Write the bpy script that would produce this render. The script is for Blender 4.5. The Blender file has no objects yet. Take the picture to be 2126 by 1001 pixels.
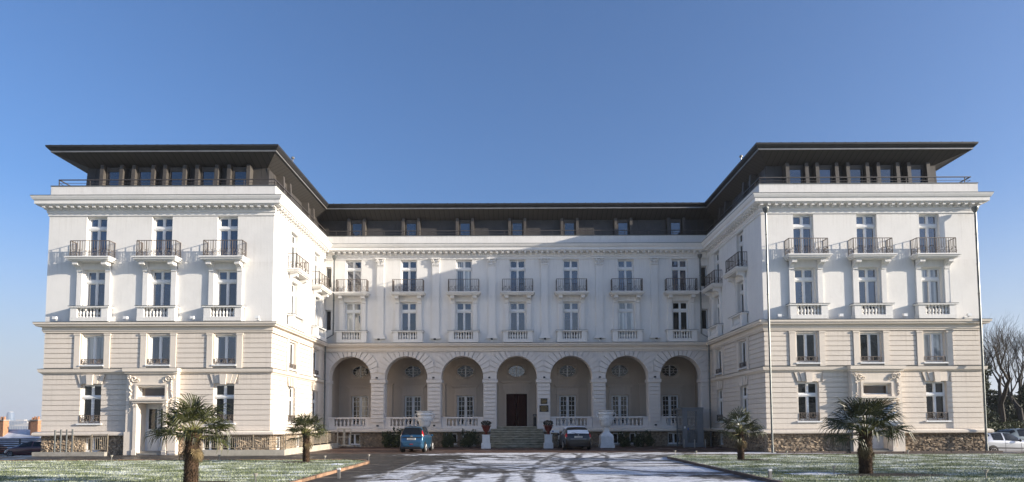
import bpy, math, random
import numpy as np
from mathutils import Vector, Matrix
R = math.radians
random.seed(7)
sc = bpy.context.scene
COL = sc.collection

# ------------------------------------------------------------------ camera
cam_d = bpy.data.cameras.new('camera'); cam = bpy.data.objects.new('camera', cam_d); COL.objects.link(cam)
sc.camera = cam
cam.location = (0, 0, 1.9)
cam.rotation_euler = (Matrix.Rotation(R(90 + 3.35), 3, 'X') @ Matrix.Rotation(R(-0.2), 3, 'Z')).to_euler()
cam_d.sensor_width = 36; cam_d.lens = 1260 / 2126 * 36
cam_d.shift_x = -4 / 2126; cam_d.shift_y = 303.7 / 2126
cam_d.clip_start = 0.2; cam_d.clip_end = 9000
# ------------------------------------------------------------------ sky and sun
SUN_EL, SUN_AZ = R(14.3), R(105)          # azimuth clockwise from +Y
W = bpy.data.worlds.new('World'); sc.world = W; W.use_nodes = True
nt = W.node_tree; bg = nt.nodes['Background']
sky = nt.nodes.new('ShaderNodeTexSky'); sky.sky_type = 'NISHITA'; sky.sun_disc = False
sky.sun_elevation = SUN_EL; sky.sun_rotation = SUN_AZ
sky.altitude = 150; sky.air_density = 1.0; sky.dust_density = 3.0; sky.ozone_density = 5.2
wtc = nt.nodes.new('ShaderNodeTexCoord'); wsx = nt.nodes.new('ShaderNodeSeparateXYZ'); nt.links.new(wtc.outputs['Generated'], wsx.inputs[0])
wmr = nt.nodes.new('ShaderNodeMapRange'); wmr.interpolation_type = 'SMOOTHSTEP'; nt.links.new(wsx.outputs[2], wmr.inputs[0])
for i_, v_ in zip((1, 2, 3, 4), (-.02, .33, .95, 0)): wmr.inputs[i_].default_value = v_
wtint = nt.nodes.new('ShaderNodeMixRGB'); wtint.blend_type = 'MULTIPLY'; wtint.inputs[0].default_value = 1; wtint.inputs[2].default_value = (1.0, .965, 1.0, 1)
nt.links.new(sky.outputs[0], wtint.inputs[1])
whz = nt.nodes.new('ShaderNodeMixRGB'); nt.links.new(wmr.outputs[0], whz.inputs[0]); nt.links.new(wtint.outputs[0], whz.inputs[1]); whz.inputs[2].default_value = (2.75, 3.05, 3.5, 1)   # thin winter haze low over the horizon
nt.links.new(whz.outputs[0], bg.inputs[0]); bg.inputs[1].default_value = 0.12
sl = bpy.data.lights.new('sun', 'SUN'); sun = bpy.data.objects.new('sun', sl); COL.objects.link(sun)
sl.energy = 4.7; sl.angle = R(0.5); sl.color = (1, .90, .76)
sd = Vector((math.sin(SUN_AZ) * math.cos(SUN_EL), math.cos(SUN_AZ) * math.cos(SUN_EL), math.sin(SUN_EL)))
sun.rotation_euler = sd.to_track_quat('Z', 'Y').to_euler(); sun.location = (60, -16, 30)
vs = sc.view_settings; vs.view_transform = 'Standard'; vs.look = 'None'; vs.gamma = 1; vs.exposure = 0.93
vs.use_curve_mapping = False

# ------------------------------------------------------------------ materials
def newmat(name):
    m = bpy.data.materials.new(name); m.use_nodes = True
    return m, m.node_tree, m.node_tree.nodes['Principled BSDF']
def N(nt, t, **k):
    n = nt.nodes.new(t)
    for a, v in k.items():
        if a in n.inputs: n.inputs[a].default_value = v
        else: setattr(n, a, v)
    return n
def ramp(nt, fac, stops):
    r = nt.nodes.new('ShaderNodeValToRGB'); e = r.color_ramp.elements
    while len(e) < len(stops): e.new(.5)
    for i, (p, c) in enumerate(stops):
        e[i].position = p; e[i].color = (*c, 1) if len(c) == 3 else c
    nt.links.new(fac, r.inputs[0]); return r.outputs[0]
def mat(name, c1, c2=None, scale=3., rough=.8, metal=0., bump=0., bscale=None, spec=None, pos=True, coat=0, detail=5, stretch=None, rnd=0.):
    m, nt, b = newmat(name)
    b.inputs['Roughness'].default_value = rough; b.inputs['Metallic'].default_value = metal
    if spec is not None: b.inputs['Specular IOR Level'].default_value = spec
    b.inputs['Coat Weight'].default_value = coat; b.inputs['Coat Roughness'].default_value = .04
    g = nt.nodes.new('ShaderNodeNewGeometry'); src = g.outputs['Position']
    if stretch:
        mp = nt.nodes.new('ShaderNodeMapping'); mp.inputs['Scale'].default_value = stretch
        nt.links.new(src, mp.inputs[0]); src = mp.outputs[0]
    if c2 is None: c2 = tuple(x * .9 for x in c1)
    n = N(nt, 'ShaderNodeTexNoise', Scale=scale, Detail=detail, Roughness=.6); nt.links.new(src, n.inputs['Vector'])
    out = ramp(nt, n.outputs[0], [(.32, c2), (.68, c1)])
    if rnd:
        oi = nt.nodes.new('ShaderNodeObjectInfo')
        hs = N(nt, 'ShaderNodeHueSaturation'); mr = N(nt, 'ShaderNodeMapRange'); mr.inputs[3].default_value = 1 - rnd; mr.inputs[4].default_value = 1 + rnd
        nt.links.new(oi.outputs['Random'], mr.inputs[0]); nt.links.new(mr.outputs[0], hs.inputs['Value']); nt.links.new(out, hs.inputs['Color']); out = hs.outputs[0]
    nt.links.new(out, b.inputs['Base Color'])
    if bump:
        n2 = N(nt, 'ShaderNodeTexNoise', Scale=bscale or scale * 6, Detail=4.); nt.links.new(src, n2.inputs['Vector'])
        bp = N(nt, 'ShaderNodeBump', Strength=bump, Distance=.02); nt.links.new(n2.outputs[0], bp.inputs['Height']); nt.links.new(bp.outputs[0], b.inputs['Normal'])
    return m
M = {}
def stucco(name, c, dirt, dstr):
    m, nt, b = newmat(name); b.inputs['Roughness'].default_value = .85
    g = nt.nodes.new('ShaderNodeNewGeometry')
    n = N(nt, 'ShaderNodeTexNoise', Scale=.45, Detail=8., Roughness=.66); nt.links.new(g.outputs[0], n.inputs['Vector'])
    mp = nt.nodes.new('ShaderNodeMapping'); mp.inputs['Scale'].default_value = (4.5, 4.5, .28); nt.links.new(g.outputs[0], mp.inputs[0])
    n3 = N(nt, 'ShaderNodeTexNoise', Scale=1.6, Detail=8., Roughness=.66); nt.links.new(mp.outputs[0], n3.inputs['Vector'])
    a = ramp(nt, n.outputs[0], [(.32, tuple(x * .90 for x in c)), (.5, tuple(x * .97 for x in c)), (.68, c)])
    # streaks gather under cornice, ledges and string courses (heights of this house)
    sz = nt.nodes.new('ShaderNodeSeparateXYZ'); nt.links.new(g.outputs[0], sz.inputs[0]); led = None
    for zt_, ln in ((16.25, .5), (14.45, 1.1), (11.6, .5), (8.2, .5), (7.35, .8), (4.9, .7), (1.5, .0)):
        mr = nt.nodes.new('ShaderNodeMapRange'); nt.links.new(sz.outputs[2], mr.inputs[0])
        for i_, v_ in zip((1, 2, 3, 4), (zt_ - max(ln, .3), zt_, 0, 1)): mr.inputs[i_].default_value = v_
        lt = N(nt, 'ShaderNodeMath', operation='LESS_THAN'); nt.links.new(sz.outputs[2], lt.inputs[0]); lt.inputs[1].default_value = zt_ + .02
        mu = N(nt, 'ShaderNodeMath', operation='MULTIPLY'); nt.links.new(mr.outputs[0], mu.inputs[0]); nt.links.new(lt.outputs[0], mu.inputs[1])
        if led is None: led = mu.outputs[0]
        else:
            mxx = N(nt, 'ShaderNodeMath', operation='MAXIMUM'); nt.links.new(led, mxx.inputs[0]); nt.links.new(mu.outputs[0], mxx.inputs[1]); led = mxx.outputs[0]
    sc1 = N(nt, 'ShaderNodeMath', operation='MULTIPLY_ADD'); nt.links.new(led, sc1.inputs[0]); sc1.inputs[1].default_value = .13; nt.links.new(n3.outputs[0], sc1.inputs[2])
    st = ramp(nt, sc1.outputs[0], [(.54, (0, 0, 0)), (.80, (dstr * 1.5,) * 3)])
    mx = N(nt, 'ShaderNodeMixRGB'); nt.links.new(st, mx.inputs[0]); nt.links.new(a, mx.inputs[1]); mx.inputs[2].default_value = (*dirt, 1)
    nt.links.new(mx.outputs[0], b.inputs['Base Color'])
    n2 = N(nt, 'ShaderNodeTexNoise', Scale=5., Detail=6., Roughness=.7); nt.links.new(g.outputs[0], n2.inputs['Vector'])
    bp = N(nt, 'ShaderNodeBump', Strength=.22, Distance=.03); nt.links.new(n2.outputs[0], bp.inputs['Height']); nt.links.new(bp.outputs[0], b.inputs['Normal'])
    return m
M['white'] = stucco('white_stucco', (.79, .768, .73), (.56, .53, .48), .24)
M['beige'] = stucco('beige_stucco', (.72, .645, .56), (.48, .42, .36), .34)
M['beige2'] = stucco('beige_trim', (.74, .66, .565), (.52, .46, .40), .28)
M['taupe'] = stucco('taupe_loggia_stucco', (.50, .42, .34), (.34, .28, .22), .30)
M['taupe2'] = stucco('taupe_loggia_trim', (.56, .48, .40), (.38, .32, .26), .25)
M['arcade'] = stucco('pale_arcade_stucco', (.70, .65, .60), (.50, .46, .41), .30)
M['frame'] = mat('white_paint', (.80, .80, .79), scale=4, rough=.45)
M['door_white'] = mat('white_door_paint', (.66, .68, .70), scale=4, rough=.45)
M['stone'] = mat('rubble_stone', (.52, .41, .29), (.13, .095, .065), scale=5.5, rough=.95, bump=.6, bscale=22, rnd=.3)
M['mortar'] = mat('mortar', (.34, .28, .21), (.22, .18, .135), scale=6, rough=1, bump=.6, bscale=30)
M['iron'] = mat('wrought_iron', (.15, .118, .095), (.10, .08, .066), scale=8, rough=.55)
M['rail_dark'] = mat('dark_rail_paint', (.07, .06, .055), scale=3, rough=.5)
M['zinc'] = mat('dark_zinc', (.078, .070, .064), (.058, .053, .048), scale=1.5, rough=.5, metal=.2)
M['fin'] = mat('brown_metal_fin', (.085, .075, .066), (.065, .057, .05), scale=2, rough=.6)
M['roof'] = mat('roof_metal', (.055, .054, .055), (.04, .039, .04), scale=2, rough=.45, metal=.4)
M['lip'] = mat('pale_metal_gutter', (.30, .29, .27), (.22, .21, .20), scale=2, rough=.4, metal=.5)
M['flash'] = mat('lead_flashing', (.12, .125, .12), (.08, .085, .08), scale=3, rough=.6)
M['pipe'] = mat('zinc_pipe', (.17, .18, .175), (.11, .12, .12), scale=3, rough=.42, metal=.5)
M['wood'] = mat('dark_red_wood', (.042, .007, .006), (.022, .004, .004), scale=3, rough=.6, spec=.15, stretch=(6, 6, .6))
M['black'] = mat('black_plastic', (.015, .015, .016), scale=4, rough=.4)
M['rubber'] = mat('tyre_rubber', (.02, .02, .02), scale=6, rough=.85)
M['alloy'] = mat('wheel_alloy', (.30, .30, .30), scale=4, rough=.45, metal=.4)
M['redlamp'] = mat('red_lamp_plastic', (.45, .012, .01), scale=4, rough=.12, coat=1)
M['clearlamp'] = mat('clear_lamp_plastic', (.7, .68, .6), scale=4, rough=.12, coat=1)
M['plate'] = mat('number_plate', (.7, .68, .62), (.55, .54, .5), scale=4, rough=.4)
M['gold'] = mat('gilt_lettering', (.45, .30, .08), scale=4, rough=.4, metal=.6)
M['terracotta'] = mat('red_glazed_pot', (.13, .02, .014), (.08, .013, .010), scale=4, rough=.35)
M['marble'] = mat('white_painted_urn', (.76, .76, .75), (.62, .62, .60), scale=3, rough=.7, bump=.2)
M['step'] = mat('mossy_step_stone', (.30, .28, .21), (.09, .085, .055), scale=2.2, rough=.9, bump=.5, bscale=12, detail=8, stretch=(1, 1, 2.2))
M['nosing'] = mat('sky_lit_step_edge', (.46, .43, .35), (.20, .19, .13), scale=2.5, rough=.9, bump=.4, detail=8)  # paler than the steps: sky light on the treads is put into the colour
M['concrete'] = mat('concrete', (.40, .37, .32), (.28, .26, .22), scale=3, rough=.9, bump=.3)
M['kerb'] = mat('brick_kerb', (.34, .20, .12), (.22, .14, .09), scale=5, rough=.9, bump=.3, rnd=.3)
M['kerb2'] = mat('grey_kerb', (.12, .09, .075), (.09, .07, .06), scale=5, rough=.9, bump=.3, rnd=.2)
M['bark'] = mat('grey_bark', (.055, .046, .037), (.03, .025, .02), scale=4, rough=.95, bump=.6, bscale=15)
M['palmfibre'] = mat('palm_trunk_fibre', (.11, .065, .036), (.035, .022, .013), scale=12, rough=1, bump=.8, bscale=60, stretch=(1, 1, .4))
M['frond'] = mat('palm_leaf', (.078, .082, .020), (.020, .028, .008), scale=5, rough=.42, rnd=.35)
M['stalk'] = mat('palm_leaf_stalk', (.20, .19, .06), (.12, .12, .04), scale=5, rough=.6)
M['snow'] = mat('snow', (.82, .84, .87), (.70, .73, .78), scale=5, rough=.7, bump=.3)
M['bush'] = mat('dark_shrub_leaf', (.075, .09, .030), (.022, .034, .012), scale=6, rough=.6)
M['ever'] = mat('evergreen_leaf', (.035, .048, .018), (.014, .022, .008), scale=1.5, rough=.7)
M['geran'] = mat('pot_plant_leaf', (.06, .05, .05), (.03, .035, .02), scale=9, rough=.7)
M['brick'] = mat('chimney_brick', (.52, .26, .14), (.32, .16, .09), scale=5, rough=.9)
M['plaster'] = mat('far_plaster', (.62, .58, .52), scale=1, rough=.9)
M['greymetal'] = mat('grey_coated_metal', (.17, .185, .20), (.14, .155, .17), scale=2, rough=.45)
M['signblue'] = mat('blue_sign_paint', (.03, .09, .35), scale=4, rough=.4)
M['soil'] = mat('dark_soil', (.06, .045, .03), (.03, .022, .015), scale=8, rough=1, bump=.7)
M['blue'] = mat('blue_car_paint', (.028, .105, .20), (.026, .10, .19), scale=2, rough=.3, metal=.35, coat=1)
M['darkcar'] = mat('black_car_paint', (.009, .0085, .008), scale=2, rough=.3, metal=0, coat=.7)
M['darkred'] = mat('dark_red_car_paint', (.16, .012, .014), scale=2, rough=.3, metal=.2, coat=1)
M['silver'] = mat('silver_car_paint', (.50, .51, .53), scale=2, rough=.3, metal=.5, coat=1)
M['maroon'] = mat('maroon_car_paint', (.075, .008, .018), scale=2, rough=.3, metal=.3, coat=1)
M['suv'] = mat('grey_green_car_paint', (.16, .19, .19), scale=2, rough=.3, metal=.4, coat=1)
M['carglass'] = mat('car_glass', (.012, .014, .016), scale=2, rough=.08, spec=.35)
M['towerglass'] = mat('far_tower_glass', (.20, .26, .34), (.16, .22, .30), scale=.02, rough=.45, spec=.4)
M['doorlight'] = mat('cream_curtain', (.55, .50, .40), (.42, .38, .30), scale=6, rough=.3, coat=.6, stretch=(6, 6, .2))
def glass(name, c, c2, coat=1., sc=.8, spec=1.):
    m, nt, b = newmat(name); b.inputs['Roughness'].default_value = .03
    g = nt.nodes.new('ShaderNodeNewGeometry'); n = N(nt, 'ShaderNodeTexNoise', Scale=1 if isinstance(sc, tuple) else sc, Detail=3.); mp = nt.nodes.new('ShaderNodeMapping'); mp.inputs['Scale'].default_value = sc if isinstance(sc, tuple) else (1, 1, 1); nt.links.new(g.outputs[0], mp.inputs[0]); nt.links.new(mp.outputs[0], n.inputs['Vector'])
    oi = nt.nodes.new('ShaderNodeObjectInfo'); mr = N(nt, 'ShaderNodeMapRange'); mr.inputs[3].default_value = .45; mr.inputs[4].default_value = 2.1; nt.links.new(oi.outputs['Random'], mr.inputs[0])
    hs = N(nt, 'ShaderNodeHueSaturation'); nt.links.new(mr.outputs[0], hs.inputs['Value']); nt.links.new(ramp(nt, n.outputs[0], [(.35, c2), (.65, c)]), hs.inputs['Color']); nt.links.new(hs.outputs[0], b.inputs['Base Color'])
    b.inputs['Specular IOR Level'].default_value = spec
    b.inputs['Coat Weight'].default_value = coat; b.inputs['Coat Roughness'].default_value = .02; b.inputs['Coat IOR'].default_value = 1.7
    va = N(nt, 'ShaderNodeVectorMath', operation='ADD'); nt.links.new(g.outputs[0], va.inputs[0]); nt.links.new(oi.outputs['Random'], va.inputs[1]); n2 = N(nt, 'ShaderNodeTexNoise', Scale=.9, Detail=1.); nt.links.new(va.outputs[0], n2.inputs['Vector'])
    bp = N(nt, 'ShaderNodeBump', Strength=.09, Distance=.12); nt.links.new(n2.outputs[0], bp.inputs['Height'])
    nt.links.new(bp.outputs[0], b.inputs['Normal']); nt.links.new(bp.outputs[0], b.inputs['Coat Normal'])
    return m
M['glass'] = glass('window_glass', (.022, .038, .075), (.012, .021, .042))
M['glassdark'] = glass('dark_window_glass', (.014, .016, .015), (.005, .006, .006), coat=.0, spec=.55)
M['glasscurt'] = glass('curtained_window_glass', (.34, .35, .34), (.05, .06, .075), sc=(7, 7, .15))
def soffit_mat():
    m, nt, b = newmat('soffit_boards'); b.inputs['Roughness'].default_value = .7
    g = nt.nodes.new('ShaderNodeNewGeometry'); sx = nt.nodes.new('ShaderNodeSeparateXYZ'); nt.links.new(g.outputs[0], sx.inputs[0])
    sn = nt.nodes.new('ShaderNodeSeparateXYZ'); nt.links.new(g.outputs['True Normal'], sn.inputs[0]); ax = N(nt, 'ShaderNodeMath', operation='ABSOLUTE'); nt.links.new(sn.outputs[0], ax.inputs[0])
    ay = N(nt, 'ShaderNodeMath', operation='ABSOLUTE'); nt.links.new(sn.outputs[1], ay.inputs[0]); gt = N(nt, 'ShaderNodeMath', operation='GREATER_THAN'); nt.links.new(ax.outputs[0], gt.inputs[0]); nt.links.new(ay.outputs[0], gt.inputs[1])
    ad = nt.nodes.new('ShaderNodeMix'); ad.data_type = 'FLOAT'; nt.links.new(gt.outputs[0], ad.inputs[0]); nt.links.new(sx.outputs[0], ad.inputs[2]); nt.links.new(sx.outputs[1], ad.inputs[3])
    ml = N(nt, 'ShaderNodeMath', operation='MULTIPLY'); ml.inputs[1].default_value = 2.6; nt.links.new(ad.outputs[0], ml.inputs[0])
    fr = N(nt, 'ShaderNodeMath', operation='FRACT'); nt.links.new(ml.outputs[0], fr.inputs[0])
    nt.links.new(ramp(nt, fr.outputs[0], [(0, (.032, .029, .026)), (.06, (.032, .029, .026)), (.10, (.080, .072, .065)), (1, (.072, .065, .059))]), b.inputs['Base Color'])
    return m
M['soffit'] = soffit_mat()

# ------------------------------------------------------------------ mesh builder
class MB:
    def __init__(s): s.v = []; s.f = []
    def box(s, x0, x1, y0, y1, z0, z1):
        i = len(s.v)
        s.v += [(x0,y0,z0),(x1,y0,z0),(x1,y1,z0),(x0,y1,z0),(x0,y0,z1),(x1,y0,z1),(x1,y1,z1),(x0,y1,z1)]
        s.f += [tuple(i + a for a in q) for q in ((0,3,2,1),(4,5,6,7),(0,1,5,4),(1,2,6,5),(2,3,7,6),(3,0,4,7))]
        return s
    def quad(s, *p):
        i = len(s.v); s.v += list(p); s.f.append(tuple(range(i, i + len(p)))); return s
    def prism(s, poly, y0, y1):
        """poly = [(x,z)...] counter-clockwise seen from -Y; y0 is the front"""
        n = len(poly); i = len(s.v)
        s.v += [(x, y0, z) for x, z in poly] + [(x, y1, z) for x, z in poly]
        s.f.append(tuple(range(i, i + n))); s.f.append(tuple(range(i + 2 * n - 1, i + n - 1, -1)))
        for k in range(n):
            l = (k + 1) % n; s.f.append((i + l, i + k, i + n + k, i + n + l))
        return s
    def tube(s, pts, r, n=6, cap=True):
        pts = [Vector(p) for p in pts]; rr = r if isinstance(r, (list, tuple)) else [r] * len(pts)
        i0 = len(s.v)
        for k, p in enumerate(pts):
            d = (pts[min(k + 1, len(pts) - 1)] - pts[max(k - 1, 0)])
            d = d.normalized() if d.length > 1e-9 else Vector((0, 0, 1))
            a = d.cross(Vector((0, 0, 1)) if abs(d.z) < .9 else Vector((1, 0, 0))).normalized(); b = d.cross(a)
            for j in range(n):
                t = 2 * math.pi * j / n; s.v.append(tuple(p + (a * math.cos(t) + b * math.sin(t)) * rr[k]))
        for k in range(len(pts) - 1):
            for j in range(n):
                l = (j + 1) % n; s.f.append((i0 + k*n + j, i0 + k*n + l, i0 + (k+1)*n + l, i0 + (k+1)*n + j))
        if cap and n > 2:
            s.f.append(tuple(i0 + j for j in range(n))); s.f.append(tuple(i0 + (len(pts)-1)*n + j for j in range(n - 1, -1, -1)))
        return s
    def lathe(s, prof, n=16, c=(0, 0, 0), axis='z', lob=0):
        i0 = len(s.v)
        for r, z in prof:
            for j in range(n):
                t = 2 * math.pi * j / n; rr = r * (1 + lob * math.cos(8 * t))
                p = (rr * math.cos(t), rr * math.sin(t), z)
                if axis == 'x': p = (z, p[0], p[1])
                if axis == 'y': p = (p[0], z, p[1])
                s.v.append((c[0] + p[0], c[1] + p[1], c[2] + p[2]))
        for k in range(len(prof) - 1):
            for j in range(n):
                l = (j + 1) % n; s.f.append((i0 + k*n + j, i0 + k*n + l, i0 + (k+1)*n + l, i0 + (k+1)*n + j))
        s.f.append(tuple(i0 + j for j in range(n - 1, -1, -1))); s.f.append(tuple(i0 + (len(prof)-1)*n + j for j in range(n)))
        return s
    def mesh(s, name, m, smooth=False):
        me = bpy.data.meshes.new(name); me.from_pydata([tuple(p) for p in s.v], [], s.f); me.materials.append(M[m] if isinstance(m, str) else m)
        if smooth:
            me.polygons.foreach_set('use_smooth', [True] * len(me.polygons))
            try: me.set_sharp_from_angle(angle=R(40))
            except Exception: pass
        me.update(); return me
    def build(s, name, m, parent=None, loc=(0, 0, 0), rot=0, smooth=False):
        return inst(s.mesh(name, m, smooth), name, parent, loc, rot)
def inst(me, name, parent=None, loc=(0, 0, 0), rot=0, scale=None):
    o = bpy.data.objects.new(name, me); COL.objects.link(o)
    if parent is not None: o.parent = parent
    o.location = loc
    o.rotation_euler = rot if isinstance(rot, tuple) else (0, 0, rot)
    if scale: o.scale = scale
    return o
def tag(o, label=None, cat=None, group=None, kind=None):
    if label: o['label'] = label
    if cat: o['category'] = cat
    if group: o['group'] = group
    if kind: o['kind'] = kind
    return o
def thing(name, label, cat, loc=(0, 0, 0), rot=0, group=None):
    return tag(inst(None, name, None, loc, rot), label, cat, group)
def copy_tree(o, parent=None):
    c = o.copy(); COL.objects.link(c)
    if parent: c.parent = parent
    for ch in list(o.children): copy_tree(ch, c)
    return c
def bx(*a): return MB().box(*a)

# ------------------------------------------------------------------ terrain, drive, lawns
def sstep(a, b, x):
    t = np.clip((x - a) / (b - a), 0, 1); return t * t * (3 - 2 * t)
def gz(x, y):
    x = np.asarray(x, float); y = np.asarray(y, float)
    h = .1 * sstep(31.5, 34.4, y)
    h = h - .38 * sstep(28.8, 30.5, x) * sstep(32, 36, y)
    h = h - .35 * sstep(28.6, 31, -x) * sstep(30, 36, y)
    h = h - .85 * sstep(36, 56, y) * sstep(29, 34, -x)
    h = h - 22 * sstep(62, 190, np.hypot(np.minimum(x + 10, 0) * .9, np.maximum(y, 0) * .95)) * sstep(20, 45, -x) - 24 * sstep(120, 420, np.hypot(x, y))* (1 - sstep(20, 45, -x))
    return h
def grid_obj(name, m, xs, ys, dz=0, mask=None):
    X, Y = np.meshgrid(xs, ys); Z = gz(X, Y) + dz
    v = np.stack([X, Y, Z], -1).reshape(-1, 3); nx = len(xs)
    f = [(j*nx+i, j*nx+i+1, (j+1)*nx+i+1, (j+1)*nx+i) for j in range(len(ys)-1) for i in range(nx-1)
         if mask is None or mask((xs[i]+xs[i+1])/2, (ys[j]+ys[j+1])/2)]
    me = bpy.data.meshes.new(name); me.from_pydata(v.tolist(), [], f); me.materials.append(m)
    me.polygons.foreach_set('use_smooth', [True] * len(me.polygons)); me.update()
    return tag(inst(me, name), kind='structure')

def drive_mat():
    m, nt, b = newmat('drive_asphalt_and_snow')
    g = nt.nodes.new('ShaderNodeNewGeometry'); P = g.outputs['Position']
    sx = nt.nodes.new('ShaderNodeSeparateXYZ'); nt.links.new(P, sx.inputs[0]); X, Y = sx.outputs[0], sx.outputs[1]
    def math_(op, a, b_=None, c=None, clamp=False):
        n = nt.nodes.new('ShaderNodeMath'); n.operation = op; n.use_clamp = clamp
        for i, q in enumerate((a, b_, c)):
            if q is None: continue
            if isinstance(q, (int, float)): n.inputs[i].default_value = q
            else: nt.links.new(q, n.inputs[i])
        return n.outputs[0]
    def rng(v, a, b_, c=0., d=1., sm=True):
        n = nt.nodes.new('ShaderNodeMapRange'); n.interpolation_type = 'SMOOTHSTEP' if sm else 'LINEAR'
        nt.links.new(v, n.inputs[0])
        for i, q in zip((1, 2, 3, 4), (a, b_, c, d)): n.inputs[i].default_value = q
        return n.outputs[0]
    def noise(sc_, d=6., st=None, ro=.6):
        src = P
        if st: mp = nt.nodes.new('ShaderNodeMapping'); mp.inputs['Scale'].default_value = st; nt.links.new(P, mp.inputs[0]); src = mp.outputs[0]
        n = N(nt, 'ShaderNodeTexNoise', Scale=sc_, Detail=d, Roughness=ro); nt.links.new(src, n.inputs['Vector']); return n.outputs[0]
    # snow amount by place: courtyard drive between the lawns is thick, strips beside the building bare
    inx = math_('MULTIPLY', rng(X, -11.5, -3.0), rng(X, 16, 24, 1, 0))
    iny = rng(Y, 33.4, 35.6, 1, 0)
    amt = math_('MULTIPLY', inx, iny)
    amt = math_('MULTIPLY', amt, rng(math_('SUBTRACT', X, math_('MULTIPLY', Y, .22)), -12.5, -9.2))
    far = math_('MULTIPLY', math_('MULTIPLY', rng(Y, 35.4, 36.4), rng(Y, 38.6, 39.6, 1, 0)), math_('MULTIPLY', rng(X, 4, 7), rng(X, 14, 17, 1, 0)))
    band = math_('MULTIPLY', math_('MULTIPLY', rng(Y, 33.6, 34.2), rng(Y, 36.2, 37.2, 1, 0)), math_('MULTIPLY', rng(X, -10, -2), rng(X, 16, 21, 1, 0)))
    amt = math_('MAXIMUM', amt, math_('MULTIPLY', band, 1.1)); amt = math_('MAXIMUM', amt, math_('MULTIPLY', far, .35))
    amt = math_('ADD', amt, math_('MULTIPLY', rng(X, -29, -27, 1, 0), .6))
    big = math_('SUBTRACT', noise(.22, 3., (1.0, 1.6, 1)), .5)
    thr = math_('ADD', math_('MULTIPLY', noise(1.3, 10., (.75, 1.25, 1), .74), 1.5), math_('MULTIPLY', amt, .71))
    thr = math_('ADD', thr, math_('MULTIPLY', big, 1.5))
    mask = math_('MULTIPLY', rng(thr, 1.20, 1.44), rng(noise(7., 6., (1, 1, 1), .7), .30, .55, .55, 1.))
    # tyre tracks: arcs of bare asphalt
    wob = math_('MULTIPLY', math_('SUBTRACT', noise(.6, 2.), .5), .5)
    def arc(cx, cy, rad, w=.15):
        dx = math_('SUBTRACT', X, cx); dy = math_('SUBTRACT', Y, cy)
        d = math_('SQRT', math_('ADD', math_('MULTIPLY', dx, dx), math_('MULTIPLY', dy, dy)))
        e = math_('ABSOLUTE', math_('ADD', math_('SUBTRACT', d, rad), wob))
        return rng(e, w * .5, w * 1.5, 1, 0)
    tr = None
    for a in ((-14, 22, 12.2, .16), (-14, 22, 13.7, .16), (18, 22, 16.2, .16), (18, 22, 17.6, .16), (4, 52, 24.0, .3), (5, 53, 26.4, .35), 
              (2, 40, 9.2, .28), (3, 41.5, 9.4, .34), (-2, 30, 5.2, .15), (-2, 30, 4.2, .15), (-20, 24, 17.2, .13), (-20, 24, 18.6, .13), (-12, 34, 15.5, .12), (-12, 34, 17.0, .12), (60, 20, 59.5, .16), (60, 20, 58.0, .16), (10, 40, 17.5, .14), (10, 40, 19, .14), (7.5, 26.5, 3.6, .25), (4, 33, 3.2, .2)):
        v = arc(*a); tr = v if tr is None else math_('MAXIMUM', tr, v)
    tr = math_('MULTIPLY', tr, rng(noise(1.6, 5.), .34, .52, .15, 1.))
    mask = math_('MULTIPLY', mask, math_('SUBTRACT', 1., math_('MULTIPLY', tr, .9)))
    # asphalt, redder near the house
    asp = ramp(nt, noise(2.2, 8.), [(.3, (.028, .025, .023)), (.7, (.062, .055, .048))])
    red = ramp(nt, noise(1.4, 8.), [(.3, (.060, .034, .025)), (.7, (.125, .072, .052))])
    mx = nt.nodes.new('ShaderNodeMixRGB'); nt.links.new(rng(Y, 35.2, 37.5), mx.inputs[0]); nt.links.new(asp, mx.inputs[1]); nt.links.new(red, mx.inputs[2])
    snow = ramp(nt, noise(3., 6.), [(.3, (.52, .54, .58)), (.65, (.80, .81, .83))])
    m2 = nt.nodes.new('ShaderNodeMixRGB'); nt.links.new(mask, m2.inputs[0]); nt.links.new(mx.outputs[0], m2.inputs[1]); nt.links.new(snow, m2.inputs[2])
    nt.links.new(m2.outputs[0], b.inputs['Base Color'])
    wet = rng(noise(.8, 4.), .45, .62, .75, .35)
    nt.links.new(math_('MAXIMUM', wet, math_('MULTIPLY', mask, .8)), b.inputs['Roughness'])
    b.inputs['Specular IOR Level'].default_value = .35
    bh = math_('ADD', math_('MULTIPLY', mask, .6), math_('MULTIPLY', noise(14., 4.), .5))
    bp = N(nt, 'ShaderNodeBump', Strength=.5, Distance=.03); nt.links.new(bh, bp.inputs['Height']); nt.links.new(bp.outputs[0], b.inputs['Normal'])
    return m
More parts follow.
